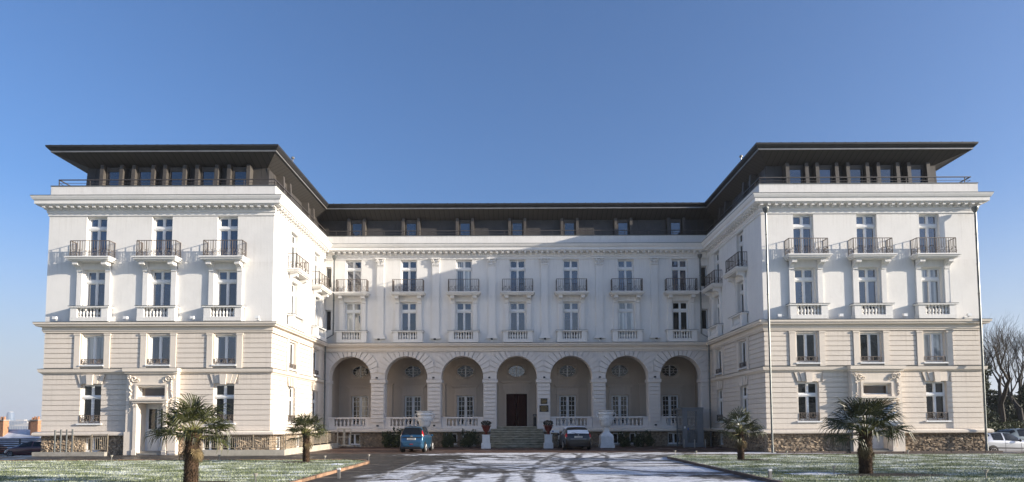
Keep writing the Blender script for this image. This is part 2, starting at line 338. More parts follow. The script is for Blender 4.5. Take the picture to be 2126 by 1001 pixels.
def lawn_mat(name, green=True):
    m, nt, b = newmat(name); b.inputs['Roughness'].default_value = .9
    g = nt.nodes.new('ShaderNodeNewGeometry')
    mp = nt.nodes.new('ShaderNodeMapping'); mp.inputs['Scale'].default_value = (.7, 1.3, 1); nt.links.new(g.outputs[0], mp.inputs[0])
    n = N(nt, 'ShaderNodeTexNoise', Scale=.8, Detail=9., Roughness=.72); nt.links.new(mp.outputs[0], n.inputs['Vector'])
    if green: st = [(.34, (.055, .085, .02)), (.45, (.14, .17, .08)), (.54, (.38, .41, .33)), (.64, (.78, .79, .80))]
    else: st = [(.34, (.08, .11, .03)), (.46, (.17, .20, .10)), (.55, (.36, .39, .28)), (.68, (.64, .67, .63))]
    nt.links.new(ramp(nt, n.outputs[0], st), b.inputs['Base Color'])
    n2 = N(nt, 'ShaderNodeTexNoise', Scale=12., Detail=6.); nt.links.new(g.outputs[0], n2.inputs['Vector'])
    bp = N(nt, 'ShaderNodeBump', Strength=.8, Distance=.06); nt.links.new(n2.outputs[0], bp.inputs['Height']); nt.links.new(bp.outputs[0], b.inputs['Normal'])
    return m
M['drive'] = drive_mat(); M['lawn'] = lawn_mat('frosted_lawn'); M['blade'] = lawn_mat('frosted_grass_blade', False)
M['land'] = mat('far_land', (.16, .17, .13), (.09, .10, .07), scale=.03, rough=1)

def axis(pts):
    out = []
    for a, b_, n in pts: out += list(np.linspace(a, b_, n, endpoint=False))
    return np.array(out + [pts[-1][1]])
xs = axis([(-5000, -600, 8), (-600, -140, 14), (-140, -34, 30), (-34, -28, 8), (-28, 28, 28), (28, 34, 8), (34, 140, 12), (140, 600, 12), (600, 5000, 8)])
ys = axis([(-1500, -200, 5), (-200, -20, 6), (-20, 28, 12), (28, 38, 14), (38, 62, 14), (62, 200, 24), (200, 600, 14), (600, 6000, 10)])
grid_obj('ground', M['land'], xs, ys, -.012)
dx_ = axis([(-60, -34, 12), (-34, -28, 12), (-28, 28, 40), (28, 34, 14), (34, 56, 8)]); dy_ = axis([(-12, 28, 20), (28, 38, 24), (38, 60, 22)])
grid_obj('driveway', M['drive'], dx_, dy_, 0.0)

KERB = {}
def lawn(side):
    # polygon outline, rounded corner towards the house
    if side < 0: x_in, y_far, xo, r, sgn = -6.92, 30.85, -42, 2.2, -1
    else: x_in, y_far, xo, r, sgn = 8.06, 33.2, 42, 1.2, 1
    edge = [(x_in, 8.0), (x_in, y_far - r)]
    cx, cy = x_in + sgn * r, y_far - r
    for k in range(1, 9):
        a = k / 8 * math.pi / 2; edge.append((cx - sgn * r * math.cos(a), cy + r * math.sin(a)))
    edge.append((xo, y_far))
    mb = MB(); top = .07
    zz = lambda x, y: float(gz(x, y)) + top
    poly = edge + [(xo, 8.0)]
    # fan of strips: build as grid clipped to the outline by moving boundary points
    yy = sorted({p[1] for p in edge} | set(np.linspace(8, y_far, 30)))
    def xin(y):
        if y <= y_far - r: return x_in
        return cx - sgn * math.sqrt(max(r * r - (y - cy) ** 2, 0))
    rows = []
    for y in yy:
        a = xin(y); rows.append([(a + (xo - a) * (t ** 1.3), y) for t in np.linspace(0, 1, 34)])
    for ra, rb in zip(rows, rows[1:]):
        for i in range(len(ra) - 1):
            q = [ra[i], ra[i + 1], rb[i + 1], rb[i]]
            if sgn < 0: q = q[::-1]
            mb.quad(*[(x, y, zz(x, y)) for x, y in q])
    o = mb.build('lawn', 'lawn'); tag(o, kind='structure')
    # kerb stones
    pts = []; L = 0
    seg = edge[:-1] + [(x_in + sgn * (33 if sgn < 0 else 20), y_far)]
    kn = 'kerb' if side < 0 else 'kerb2'
    root = tag(inst(None, 'lawn_kerb', None, (x_in, 20, 0)), kind='structure')
    me = None
    import itertools
    P = [Vector((a, b_)) for a, b_ in seg]; step = .42
    acc = 0; cur = P[0].copy(); k = 0; cnt = 0
    while k < len(P) - 1:
        d = P[k + 1] - cur
        if d.length < step * .7: cur = P[k + 1].copy(); k += 1; continue
        d = d.normalized(); mid = cur + d * step / 2
        if mid.y > 17.5 and cnt < 140:
            z = float(gz(mid.x, mid.y))
            if me is None: me = bx(-step / 2 + .008, step / 2 - .008, -.06, .06, -.12, .105).mesh('kerb_stone', kn)
            inst(me, 'kerb_stone', root, (mid.x - x_in, mid.y - 20, z + random.uniform(-.006, .01)), math.atan2(d.y, d.x) + random.uniform(-.01, .01)); cnt += 1
        cur = cur + d * step
    # grass blades
    rng_ = np.random.default_rng(3 + side); n = 42000
    Yb = 17 + (y_far - 17.05) * rng_.random(n) ** 1.15; W_ = (Yb + 3) * .86
    a = np.array([xin(y) for y in Yb]) + sgn * .05; b_ = sgn * W_
    Xb = a + (b_ - a) * rng_.random(n)
    Z = gz(Xb, Yb) + top - .01; hgt = rng_.uniform(.025, .075, n); ang = rng_.random(n) * math.pi; w = rng_.uniform(.008, .02, n)
    lx, ly = rng_.normal(0, .02, n), rng_.normal(0, .02, n)
    v = np.empty((n, 3, 3)); v[:, 0] = np.stack([Xb - np.cos(ang) * w, Yb - np.sin(ang) * w, Z], -1); v[:, 1] = np.stack([Xb + np.cos(ang) * w, Yb + np.sin(ang) * w, Z], -1)
    v[:, 2] = np.stack([Xb + lx, Yb + ly, Z + hgt], -1)
    m_ = bpy.data.meshes.new('grass'); m_.vertices.add(3 * n); m_.vertices.foreach_set('co', v.ravel()); m_.loops.add(3 * n); m_.polygons.add(n)
    m_.loops.foreach_set('vertex_index', np.arange(3 * n)); m_.polygons.foreach_set('loop_start', np.arange(0, 3 * n, 3)); m_.update(calc_edges=True)
    m_.materials.append(M['blade'])
    tag(inst(m_, 'grass'), 'short frosty grass of the %s lawn' % ('left' if side < 0 else 'right'), 'grass', kind='stuff')
lawn(-1); lawn(1)
# worn painted line and arrow on the drive
M['roadpaint'] = mat('worn_road_paint', (.42, .40, .37), (.16, .15, .14), scale=6, rough=.7)
def mark(pts):
    mb = MB(); mb.quad(*[(x, y, float(gz(x, y)) + .006) for x, y in pts]); return mb
tag(mark([(-4.95, 18), (-4.83, 18), (-4.70, 30.3), (-4.82, 30.3)]).build('road_line', 'roadpaint'), kind='structure')
a = mark([(-3.6, 20.5), (-3.35, 20.5), (-3.35, 22.6), (-3.6, 22.6)]); a.quad(*[(x, y, .006) for x, y in ((-3.95, 22.6), (-3.0, 22.6), (-3.475, 24.0))])
tag(a.build('road_arrow', 'roadpaint'), kind='structure')

# ------------------------------------------------------------------ the building
LX0, LX1, RX0, RX1, YF, YC, YB = -28.02, -14.45, 14.95, 27.87, 36.0, 46.0, 54.0
B = thing('grand_building', 'long white and beige classical building with two projecting wings and an arcade', 'building', (0, 46, 0))
class F:
    """facade frame: local x along the wall, +y into the wall, z up"""
    def __init__(s, ox, oy, deg): s.o = Vector((ox, oy, 0)); s.a = R(deg); s.m = Matrix.Rotation(s.a, 3, 'Z')
    def put(s, me, name, u=0, y=0, z=0, parent=None, scale=None):
        p = s.o + s.m @ Vector((u, y, z)) - B.location
        return inst(me, name, B, p, s.a, scale)
FL = F(0, YF, 0); FR = FL; FC = F(0, YC, 0)
FSL = F(LX1, 0, 90)      # u = Y
FSR = F(RX0, 0, -90)     # u = -Y
FLG = F(0, 49.2, 0)

def wall_mb(u0, u1, z0, z1, ops, t=.33, y0=0.):
    us = sorted({u0, u1} | {o[0] for o in ops} | {o[1] for o in ops}); zs = sorted({z0, z1} | {o[2] for o in ops} | {o[3] for o in ops})
    us = [u for u in us if u0 <= u <= u1]; zs = [z for z in zs if z0 <= z <= z1]
    mb = MB(); y1 = y0 + t
    inside = lambda u, z: any(o[0] < u < o[1] and o[2] < z < o[3] for o in ops)
    for a, b_ in zip(us, us[1:]):
        for c, d in zip(zs, zs[1:]):
            if inside((a + b_) / 2, (c + d) / 2): continue
            mb.quad((a, y0, c), (b_, y0, c), (b_, y0, d), (a, y0, d)); mb.quad((b_, y1, c), (a, y1, c), (a, y1, d), (b_, y1, d))
    mb.quad((u0, y1, z0), (u0, y0, z0), (u0, y0, z1), (u0, y1, z1)); mb.quad((u1, y0, z0), (u1, y1, z0), (u1, y1, z1), (u1, y0, z1))
    mb.quad((u0, y0, z1), (u1, y0, z1), (u1, y1, z1), (u0, y1, z1))
    for a, b_, c, d in ops:
        mb.quad((a, y0, c), (a, y1, c), (a, y1, d), (a, y0, d)); mb.quad((b_, y1, c), (b_, y0, c), (b_, y0, d), (b_, y1, d))
        mb.quad((a, y0, d), (a, y1, d), (b_, y1, d), (b_, y0, d)); mb.quad((a, y1, c), (a, y0, c), (b_, y0, c), (b_, y1, c))
    return mb

# window assemblies; local origin: centre of opening, z absolute in the building
def win_meshes(w, z0, z1, tr=None, mid=.11, fr=.07, bars=None):
    f = MB(); h = w / 2; y0, y1 = .2, .29
    f.box(-h, -h + fr, y0, y1, z0, z1); f.box(h - fr, h, y0, y1, z0, z1)
    f.box(-h + fr, h - fr, y0, y1, z1 - fr, z1); f.box(-h + fr, h - fr, y0, y1, z0, z0 + fr * 1.3)
    f.box(-mid / 2, mid / 2, y0 - .02, y1, z0 + fr * 1.3, z1 - fr)
    panes = []
    zz = [(z0 + fr * 1.3, z1 - fr)]
    if tr:
        f.box(-h + fr, h - fr, y0 - .035, y1, tr[0], tr[1]); f.box(-h + fr * .5, h - fr * .5, y0 - .06, y0 - .035, tr[0] + .05, tr[1] - .05)
        zz = [(z0 + fr * 1.3, tr[0]), (tr[1], z1 - fr)]
    for a, b_ in zz:
        for s in (-1, 1):
            xa, xb = (-h + fr, -mid / 2) if s < 0 else (mid / 2, h - fr)
            f.box(xa, xa + .03, y0 + .01, y1 - .01, a, b_); f.box(xb - .03, xb, y0 + .01, y1 - .01, a, b_); f.box(xa + .03, xb - .03, y0 + .01, y1 - .01, b_ - .03, b_); f.box(xa + .03, xb - .03, y0 + .01, y1 - .01, a, a + .05)
            if bars:
                nx, nz = bars
                for i in range(1, nx): x = xa + (xb - xa) * i / nx; f.box(x - .015, x + .015, y0 + .015, y1 - .015, a, b_)
                for i in range(1, nz): z = a + (b_ - a) * i / nz; f.box(xa + .02, xb - .02, y0 + .017, y1 - .017, z - .015, z + .015)
            panes.append((xa + .02, xb - .02, a + .03, b_ - .02))
    return f.mesh('window', 'frame'), [bx(a, b_, .25, .27, c, d).mesh('pane', 'glass') for a, b_, c, d in panes]
def pane_variants(pm): return {k: [(lambda q: (q.materials.clear(), q.materials.append(M[k]), q)[2])(p.copy()) for p in pm] for k in ('glass', 'glassdark', 'glasscurt')}
class Win:
    def __init__(s, *a, **k): s.f, p = win_meshes(*a, **k); s.p = pane_variants(p)
    def put(s, fr, u, kind='glass', extra=None, name='window'):
        w = fr.put(s.f, name, u)
        for m in s.p[kind]: inst(m, 'pane', w)
        for nm, me in (extra or []): inst(me, nm, w)
        return w
W_TOP = Win(1.22, 11.80, 14.41, (13.62, 13.82)); W_MID = Win(1.22, 8.2, 11.14, (10.36, 10.56))
W_1ST = Win(1.24, 5.42, 7.21); W_GND = Win(1.24, 1.95, 4.27, (3.42, 3.58))
W_LOG = Win(1.36, 1.66, 4.12, bars=(2, 6), mid=.16, fr=.09); W_ATT = Win(.62, 16.15, 17.72, (17.24, 17.30), mid=.001, fr=.05)
W_BAS = Win(.9, .25, 1.12, mid=.08, fr=.05)

def scroll(mb, cx, cz, r, y, turns=1.5, sgn=1, a0=0, t=.012):
    pts = []
    for k in range(14):
        q = k / 13; a = a0 + sgn * q * turns * 2 * math.pi; rr = r * (1 - .8 * q)
        pts.append((cx + rr * math.cos(a), y, cz + rr * math.sin(a)))
    mb.tube(pts, t, 4)
def rail_panel(mb, x0, x1, z0, z1, y, dense=.14, scr=.47, t=.012):
    """railing panel in the xz plane"""
    mb.box(x0, x1, y - .02, y + .02, z1 - .035, z1); mb.box(x0, x1, y - .012, y + .012, z0, z0 + .03)
    n = max(2, int(round((x1 - x0) / dense)))
    for i in range(n + 1):
        x = x0 + (x1 - x0) * i / n; r_ = t * (1.5 if i in (0, n) or (i % 4 == 0) else .8); zb = z0 if (i % 4 == 0 or i == n) else z0 + scr * .85
        mb.box(x - r_, x + r_, y - r_, y + r_, zb, z1 - .03)
    m_ = max(2, int(round((x1 - x0) / .38)))
    for i in range(m_):
        c = x0 + (x1 - x0) * (i + .5) / m_; h = scr
        q_ = min(h * .30, .12)
        scroll(mb, c - q_ * .95, z0 + h * .33, q_, y, 1.3, 1, -.5, t); scroll(mb, c + q_ * .95, z0 + h * .33, q_, y, 1.3, -1, math.pi + .5, t)
        scroll(mb, c - q_ * .5, z0 + h * .72, q_ * .7, y, 1.2, 1 if i % 2 else -1, 1, t); scroll(mb, c + q_ * .8, z0 + h * .80, q_ * .6, y, 1.1, -1 if i % 2 else 1, 2, t)
def railing_mesh(w, d, z0, z1):
    mb = MB(); h = w / 2; rail_panel(mb, -h, h, z0, z1, -d)
    s = MB(); rail_panel(s, 0, d, z0, z1, 0)
    for sx in (-1, 1):
        i = len(mb.v); mb.v += [(sx * h + p[1], -p[0], p[2]) for p in s.v]; mb.f += [tuple(i + a for a in f) for f in s.f]
    return mb.mesh('railing', 'iron')
RAIL = railing_mesh(2.30, .55, 11.83, 12.80)
def slab_mesh():
    mb = MB(); z = 11.80
    for w, d, a, b_ in ((2.62, .80, z - .08, z), (2.50, .74, z - .17, z - .08), (2.36, .66, z - .24, z - .17)): mb.box(-w / 2, w / 2, -d, -.003, a, b_)
    mb.box(-1.0, 1.0, -.10, -.002, z - .62, z - .24)
    return mb.mesh('balcony', 'white')
SLAB = slab_mesh()
def bracket_mesh():
    prof = [(-.56, 11.56), (-.56, 11.36), (-.44, 11.33), (-.26, 11.27), (-.19, 11.16), (-.17, 11.02), (0, 11.0), (0, 11.56)]
    mb = MB(); n = len(prof); i = 0
    for x in (-.15, .15): mb.v += [(x, y, z) for y, z in prof]
    mb.f.append(tuple(range(n - 1, -1, -1))); mb.f.append(tuple(range(n, 2 * n)))
    for k in range(n): l = (k + 1) % n; mb.f.append((k, l, n + l, n + k))
    return mb.mesh('bracket', 'white')
BRACK = bracket_mesh()
SURR = []
for s_ in (-1, 1):
    q_ = MB(); a, b_ = sorted((s_ * .70, s_ * 1.0)); q_.box(a, b_, -.13, -.003, 8.95, 11.0)
    a, b_ = sorted((s_ * .625, s_ * .70)); q_.box(a, b_, -.05, -.003, 8.95, 11.2); SURR.append(('window_pilaster', q_.mesh('window_pilaster', 'white')))
SURR.append(('architrave', bx(-.62, .62, -.05, -.003, 11.145, 11.2).mesh('architrave', 'white')))
BAL_PROF = [(.045, 0), (.075, .015), (.075, .06), (.04, .09), (.075, .2), (.08, .26), (.045, .38), (.035, .46), (.07, .50), (.075, .56)]
BALUSTER = MB().lathe([(r, z) for r, z in BAL_PROF], 8).mesh('baluster', 'white', True)
BALUSTER_B = MB().lathe([(r * 1.15, z * .99) for r, z in BAL_PROF], 8).mesh('baluster', 'arcade', True)
def balustrade_upper():
    mb = MB(); mb.box(-1.12, 1.12, -.42, -.003, 7.99, 8.22); mb.box(-1.12, -.72, -.40, -.08, 8.22, 8.80); mb.box(.72, 1.12, -.40, -.08, 8.22, 8.80)
    mb.box(-1.20, 1.20, -.47, -.003, 8.80, 8.88); mb.box(-.72, .72, -.34, -.14, 8.22, 8.24)
    return mb.mesh('window_balustrade', 'white')
BALU = balustrade_upper()
BAL_CAP = bx(-1.22, 1.22, -.49, -.004, 8.882, 8.905).mesh('capping', 'flash')

def balcony(fr, u):
    s = fr.put(SLAB, 'balcony', u); inst(RAIL, 'railing', s); inst(BRACK, 'bracket', s, (-.85, 0, 0)); inst(BRACK, 'bracket', s, (.85, 0, 0))
def mid_bay(fr, u, kind='glass'):
    W_MID.put(fr, u, kind); [fr.put(m_, n_, u) for n_, m_ in SURR]
    b = fr.put(BALU, 'window_balustrade', u); inst(BAL_CAP, 'capping', b)
    for i in range(7): inst(BALUSTER, 'baluster', b, (-.6 + .2 * i, -.24, 8.235))
RAIL1 = MB(); rail_panel(RAIL1, -.60, .60, 5.50, 5.78, -.0, .17, .24, .013); RAIL1 = RAIL1.mesh('window_railing', 'iron')
RAILG = MB(); rail_panel(RAILG, -.60, .60, 1.98, 2.44, -.0, .15, .40, .014); RAILG = RAILG.mesh('window_railing', 'iron')
SILL1 = bx(-.72, .72, -.10, .2, 5.34, 5.42).mesh('window_sill', 'frame'); SILLG = bx(-.74, .74, -.10, .2, 1.86, 1.95).mesh('window_sill', 'frame')
PIL1 = []
for s_ in (-1, 1):
    q_ = MB(); a, b_ = sorted((s_ * .72, s_ * 1.06)); q_.box(a, b_, -.05, .058, 5.20, 7.20); a, b_ = sorted((s_ * .70, s_ * 1.10)); q_.box(a, b_, -.08, .058, 7.20, 7.30)
    a, b_ = sorted((s_ * .64, s_ * .72)); q_.box(a, b_, -.0, .058, 5.42, 7.26); PIL1.append(q_.mesh('window_pilaster', 'beige2'))
# flared lintel stones
KEYS = []
def flared():
    zb, zt = 4.30, 4.84
    bot = [-.66, -.42, -.17, .17, .42, .66]; top = [-.84, -.56, -.22, .22, .56, .84]
    pr = [-.05, -.09, -.17, -.09, -.05]
    for i in range(5):
        g = .012; zb_ = zb - (.06 if i == 2 else 0)
        m = MB().prism([(bot[i] + g, zb_), (bot[i+1] - g, zb_), (top[i+1] - g, zt), (top[i] + g, zt)], pr[i], .028)
        KEYS.append(m.mesh('lintel_stone', 'beige2'))
flared()

LW = [-25.14, -21.19, -17.24]; RW = [17.5, 21.32, 25.1]; SW = [39.45, 44.1]
CW = [-12.29, -8.03, -3.80, .31, 4.41, 8.62, 12.76]; CA = [-12.48, -8.20, -3.93, .22, 4.36, 8.60, 12.68]; RR = [1.6, 1.62, 1.6, 1.53, 1.6, 1.62, 1.55]; CROWN = 6.98
P_L, P_R = -21.33, 21.35          # portals
HW = .61
# upper white walls
def upper(fr, u0, u1, us, blinds=()):
    ops = [(u - HW, u + HW, 11.80, 14.41) for u in us] + [(u - HW, u + HW, 8.2, 11.14) for u in us] + list(blinds)
    fr.put(wall_mb(u0, u1, 7.9, 16.12, ops).mesh('upper_wall', 'white'), 'upper_wall')
upper(FL, LX0, LX1, LW); upper(FR, RX0, RX1, RW)
upper(FSL, YF + .33, YC, SW); upper(FSR, -YC, -YF - .33, [-y for y in SW])
nich = [(-14.40, -13.98, 12.3, 13.9), (-14.40, -13.98, 9.0, 10.55), (14.38, 14.85, 12.3, 13.9), (14.38, 14.85, 9.0, 10.55)]
upper(FC, LX1, RX0, CW, nich)
NB = bx(-.21, .21, .28, .33, 0, 1.6).mesh('narrow_window', 'greymetal')
for a, b_, c, d in nich:
    w_ = inst(bx(-(b_ - a) / 2, (b_ - a) / 2, .27, .32, 0, d - c).mesh('narrow_window', 'frame'), 'narrow_window', B, ((a + b_) / 2, 0, c))
    inst(bx(-(b_ - a) / 2 + .06, (b_ - a) / 2 - .06, .25, .268, .07, d - c - .07).mesh('pane', 'glassdark'), 'pane', w_)
kinds_mid = {(0, 12.76): 'glassdark', (0, -12.29): 'glasscurt', (0, 8.62): 'glasscurt', (1, 25.1): 'glasscurt'}
for i, u in enumerate(LW): W_TOP.put(FL, u); balcony(FL, u); mid_bay(FL, u, 'glass')
for i, u in enumerate(RW): W_TOP.put(FR, u); balcony(FR, u); mid_bay(FR, u, 'glasscurt' if i == 2 else 'glass')
for u in SW:
    W_TOP.put(FSL, u, 'glassdark'); balcony(FSL, u); mid_bay(FSL, u, 'glassdark')
    W_TOP.put(FSR, -u, 'glassdark'); balcony(FSR, -u); mid_bay(FSR, -u, 'glassdark')
for i, u in enumerate(CW):
    W_TOP.put(FC, u, {2: 'glasscurt'}.get(i, 'glass')); balcony(FC, u); mid_bay(FC, u, {0: 'glasscurt', 5: 'glasscurt', 6: 'glassdark'}.get(i, 'glass'))
# thin raised panel line below the frieze
# pilasters of the court front
PILC = MB(); PILC.box(-.27, .27, -.10, -.002, 8.62, 13.88); PILC.box(-.33, .33, -.14, -.002, 8.55, 8.62); PILC.box(-.38, .38, -.18, -.002, 8.42, 8.55); PILC.box(-.42, .42, -.2, -.002, 8.30, 8.42)
PILC = PILC.mesh('pilaster', 'white')
CAPM = MB(); CAPM.box(-.29, .29, -.13, -.002, 13.88, 13.94); CAPM.box(-.27, .27, -.12, -.002, 13.94, 14.42); CAPM.box(-.38, .38, -.22, -.002, 14.44, 14.54)
for s_ in (-1, 1):
    scroll(CAPM, s_ * .27, 14.32, .12, -.2, 1.3, s_, math.pi / 2, .035); scroll(CAPM, s_ * .12, 14.22, .09, -.17, 1.2, -s_, math.pi / 2, .03)
    for k in range(3): CAPM.lathe([(.0, 0), (.05, .03), (.055, .1), (.03, .16), (0, .18)], 5, (s_ * (.06 + .1 * k), -.14, 13.96))
CAPM.lathe([(0, 0), (.07, .02), (.08, .08), (.04, .14), (0, .15)], 7, (0, -.18, 14.3), 'y')
CAPM = CAPM.mesh('capital', 'white', True)
for u in (-10.2, -5.96, -1.66, 2.36, 6.55, 10.77):
    p = FC.put(PILC, 'pilaster', u); inst(CAPM, 'capital', p)

# mitred sweeps along the courtyard outline: outward offset o, height z
PATH = [(LX0, YB), (LX0, YF), (LX1, YF), (LX1, YC), (RX0, YC), (RX0, YF), (RX1, YF), (RX1, YB)]
ATT = [(-26.68, YB - 1.5), (-26.68, 37.0), (-15.2, 37.0), (-15.2, 47.0), (15.7, 47.0), (15.7, 37.0), (26.5, 37.0), (26.5, YB - 1.5)]
def offs(path, o):
    """shift the outline outward by o, mitred"""
    out = []; n = len(path)
    def nrm(a, b_):
        dx, dy = b_[0] - a[0], b_[1] - a[1]; L = math.hypot(dx, dy); return (dy / L, -dx / L)
    for i, p in enumerate(path):
        vx = vy = 0
        if i: q = nrm(path[i-1], p); vx += q[0]; vy += q[1]
        if i < n - 1: q = nrm(p, path[i+1]); vx += q[0]; vy += q[1]
        out.append((p[0] + vx * o, p[1] + vy * o))
    return out
def sweep(name, prof, m, path=PATH, closed=True, smooth=False):
    """prof: list of (o, z) or (o, z, which path 0/1)"""
    mb = MB(); n = len(prof)
    rings = [offs(path, p[0]) for p in prof]
    L = len(path)
    for j in range(L):
        for k in range(n): mb.v.append((rings[k][j][0] - B.location.x, rings[k][j][1] - B.location.y, prof[k][1]))
    for j in range(L - 1):
        for k in range(n if closed else n - 1):
            l = (k + 1) % n; mb.f.append((j*n + k, (j+1)*n + k, (j+1)*n + l, j*n + l))
    if closed: mb.f.append(tuple(range(n))); mb.f.append(tuple((L-1)*n + k for k in range(n - 1, -1, -1)))
    return mb.build(name, m, B, smooth=smooth)
cor = sweep('cornice', [(0.003, 14.45), (.05, 14.45), (.05, 14.60), (.10, 14.64), (.10, 14.74), (.12, 14.78), (.12, 14.96), (.46, 14.98), (.46, 15.02), (.54, 15.04), (.54, 15.24), (.60, 15.28), (.66, 15.40), (.68, 15.46), (.68, 15.49), (.003, 15.53)], 'white')
sweep('flashing', [(.004, 15.535), (.70, 15.494), (.70, 15.515), (.004, 15.57)], 'flash')
sweep('frieze_band', [(.003, 14.41 + .012), (.02, 14.422), (.02, 14.448), (.003, 14.448)], 'white')
MOD = MB()
MOD.box(-.085, .085, -.42, -.125, 14.86, 14.975); MOD.box(-.085, .085, -.24, -.125, 14.80, 14.86)
MOD = MOD.mesh('modillion', 'white')
def mods(fr, u0, u1):
    n = max(1, int(round((u1 - u0) / .43)))
    for i in range(n):
        u = u0 + (u1 - u0) * (i + .5) / n; p = fr.o + fr.m @ Vector((u, 0, 0)) - B.location
        inst(MOD, 'modillion', cor, p, fr.a)
mods(FL, LX0 - .3, LX1 + .3); mods(FR, RX0 - .3, RX1 + .3); mods(FC, LX1 + .5, RX0 - .5); mods(FSL, YF - .1, YC - .5); mods(FSR, -YC + .5, -YF + .1)
# parapet, coping, terrace, rail
PATHP = [(-27.82, YB), (-27.82, YF)] + PATH[2:6] + [(27.97, YF), (27.97, YB)]; PATHR = [(-27.5, YB), (-27.5, YF)] + PATH[2:6] + [(27.7, YF), (27.7, YB)]
sweep('parapet', [(.10, 15.56), (.10, 16.25), (-.2, 16.25), (-.2, 15.56)], 'white', PATHP)
sweep('coping', [(.13, 16.252), (.13, 16.30), (-.24, 16.30), (-.24, 16.252)], 'flash', PATHP)
# course between white and beige
sweep('string_course', [(.003, 7.34), (.05, 7.34), (.05, 7.42), (.10, 7.45), (.10, 7.68), (.33, 7.71), (.34, 7.78), (.41, 7.82), (.42, 7.935), (.003, 7.965)], 'beige2')
sweep('ledge_flashing', [(.004, 7.97), (.43, 7.935), (.44, 7.955), (.004, 7.99)], 'flash')
# terrace rail (thin)
tr = MB()
sweep('terrace_rail', [(-.02, 16.66), (.04, 16.66), (.04, 16.71), (-.02, 16.71)], 'rail_dark', PATHR)
sweep('terrace_rail', [(.0, 16.47), (.02, 16.47), (.02, 16.49), (.0, 16.49)], 'rail_dark', PATHR)
po = MB()
for fr, a, b_ in ((FL, LX0 + .5, LX1), (FR, RX0, RX1 - .5), (FC, LX1 + .8, RX0 - .8), (FSL, YF + .7, YC - .6), (FSR, -YC + .6, -YF - .7)):
    n = max(2, int((b_ - a) / 1.75))
    for i in range(n + 1):
        u = a + (b_ - a) * i / n; c = fr.o + fr.m @ Vector((u, 0, 0)) - B.location; po.box(c.x - .02, c.x + .02, c.y - .02 , c.y + .02, 16.3, 16.67)
po.build('rail_posts', 'rail_dark', B)
# attic wall (leaning in), roof, soffit
def loft2(name, m, a, b_):
    """a,b: (path, o, z) joined by quads"""
    mb = MB(); A = offs(a[0], a[1]); C = offs(b_[0], b_[1]); n = len(A)
    for p in A: mb.v.append((p[0], p[1] - 46, a[2]))
    for p in C: mb.v.append((p[0], p[1] - 46, b_[2]))
    for j in range(n - 1): mb.f.append((j, j + 1, n + j + 1, n + j))
    return mb.build(name, m, B)
AT0, AT1 = 16.12, 17.90
loft2('attic_wall', 'zinc', (ATT, -.03, AT0), (ATT, -.19, AT1 + .1))
loft2('terrace', 'concrete', (PATH, -.1, 16.13), (ATT, -.05, 16.14))
loft2('soffit', 'soffit', (PATH, .03, 18.42), (ATT, -.19, AT1))
sweep('gutter_lip', [(.0, 18.40), (.06, 18.40), (.06, 18.50), (.0, 18.50)], 'lip')
sweep('roof_edge', [(.06, 18.505), (.10, 18.505), (.24, 18.66), (.26, 18.76), (.22, 18.77), (-.2, 18.78), (-.2, 18.505)], 'roof')
mb = MB()
A_ = offs(PATH, .2); C_ = [(-23.5, YB), (-23.5, 41.5), (-19, 41.5), (-19, 50.5), (19.3, 50.5), (19.3, 41.5), (23.5, 41.5), (23.5, YB)]
for p in A_: mb.v.append((p[0], p[1] - 46, 18.785))
for p in C_: mb.v.append((p[0], p[1] - 46, 19.6))
for j in range(7): mb.f.append((j, j + 1, 8 + j + 1, 8 + j))
mb.quad((-23.5, YB - 46, 19.6), (-23.5, -4.5, 19.6), (-19, -4.5, 19.6), (-19, YB - 46, 19.6)); mb.quad((-19, 4.5, 19.6), (19.3, 4.5, 19.6), (19.3, YB - 46, 19.6), (-19, YB - 46, 19.6)); mb.quad((19.3, -4.5, 19.6), (23.5, -4.5, 19.6), (23.5, YB - 46, 19.6), (19.3, YB - 46, 19.6))
mb.build('roof', 'roof', B)
# back and outer walls
bw = MB(); zt = 18.3
bw.box(LX0 + .0, LX0 + .33, YF + .331 - 46, YB - 46, 0, 16.12); bw.box(RX1 - .33, RX1, YF + .331 - 46, YB - 46, 0, 16.12); bw.box(LX0 + .34, RX1 - .34, YB - .35 - 46, YB - 46.01, 0, 18.4)
bw.build('rear_wall', 'white', B)

# attic bays: fins, windows, cladding panels
FIN = MB()
for x in (0,):
    i = 0
    FIN.v += [(-.11, -.42, AT0 - .0), (.11, -.42, AT0), (.11, .1, AT0), (-.11, .1, AT0), (-.11, -.30, AT1 + .02), (.11, -.30, AT1 + .02), (.11, .25, AT1 + .02), (-.11, .25, AT1 + .02)]
    FIN.f += [(0,3,2,1), (4,5,6,7), (0,1,5,4), (1,2,6,5), (2,3,7,6), (3,0,4,7)]
FIN = FIN.mesh('fin', 'fin')
def panel_mesh(w):
    m = MB(); g = .012; sl_ = .16 / (AT1 - AT0)
    z0, z1 = AT0 + .02, AT1 - .01
    m.v += [(g, .0, z0), (w - g, .0, z0), (w - g, .028, z0), (g, .028, z0), (g, .16, z1), (w - g, .16, z1), (w - g, .188, z1), (g, .188, z1)]
    m.f += [(0,3,2,1), (4,5,6,7), (0,1,5,4), (1,2,6,5), (2,3,7,6), (3,0,4,7)]
    m.box(-.012, .012, -.025, .02, z0, z0 + .02)
    return m.mesh('cladding_panel', 'zinc')
ATTWIN_F = MB()
ATTWIN_F.box(-.44, -.36, -.10, .25, 16.12, 17.86); ATTWIN_F.box(.36, .44, -.10, .25, 16.12, 17.86); ATTWIN_F.box(-.36, .36, -.06, .25, 17.58, 17.86); ATTWIN_F.box(-.36, .36, -.10, .25, 16.12, 16.2)
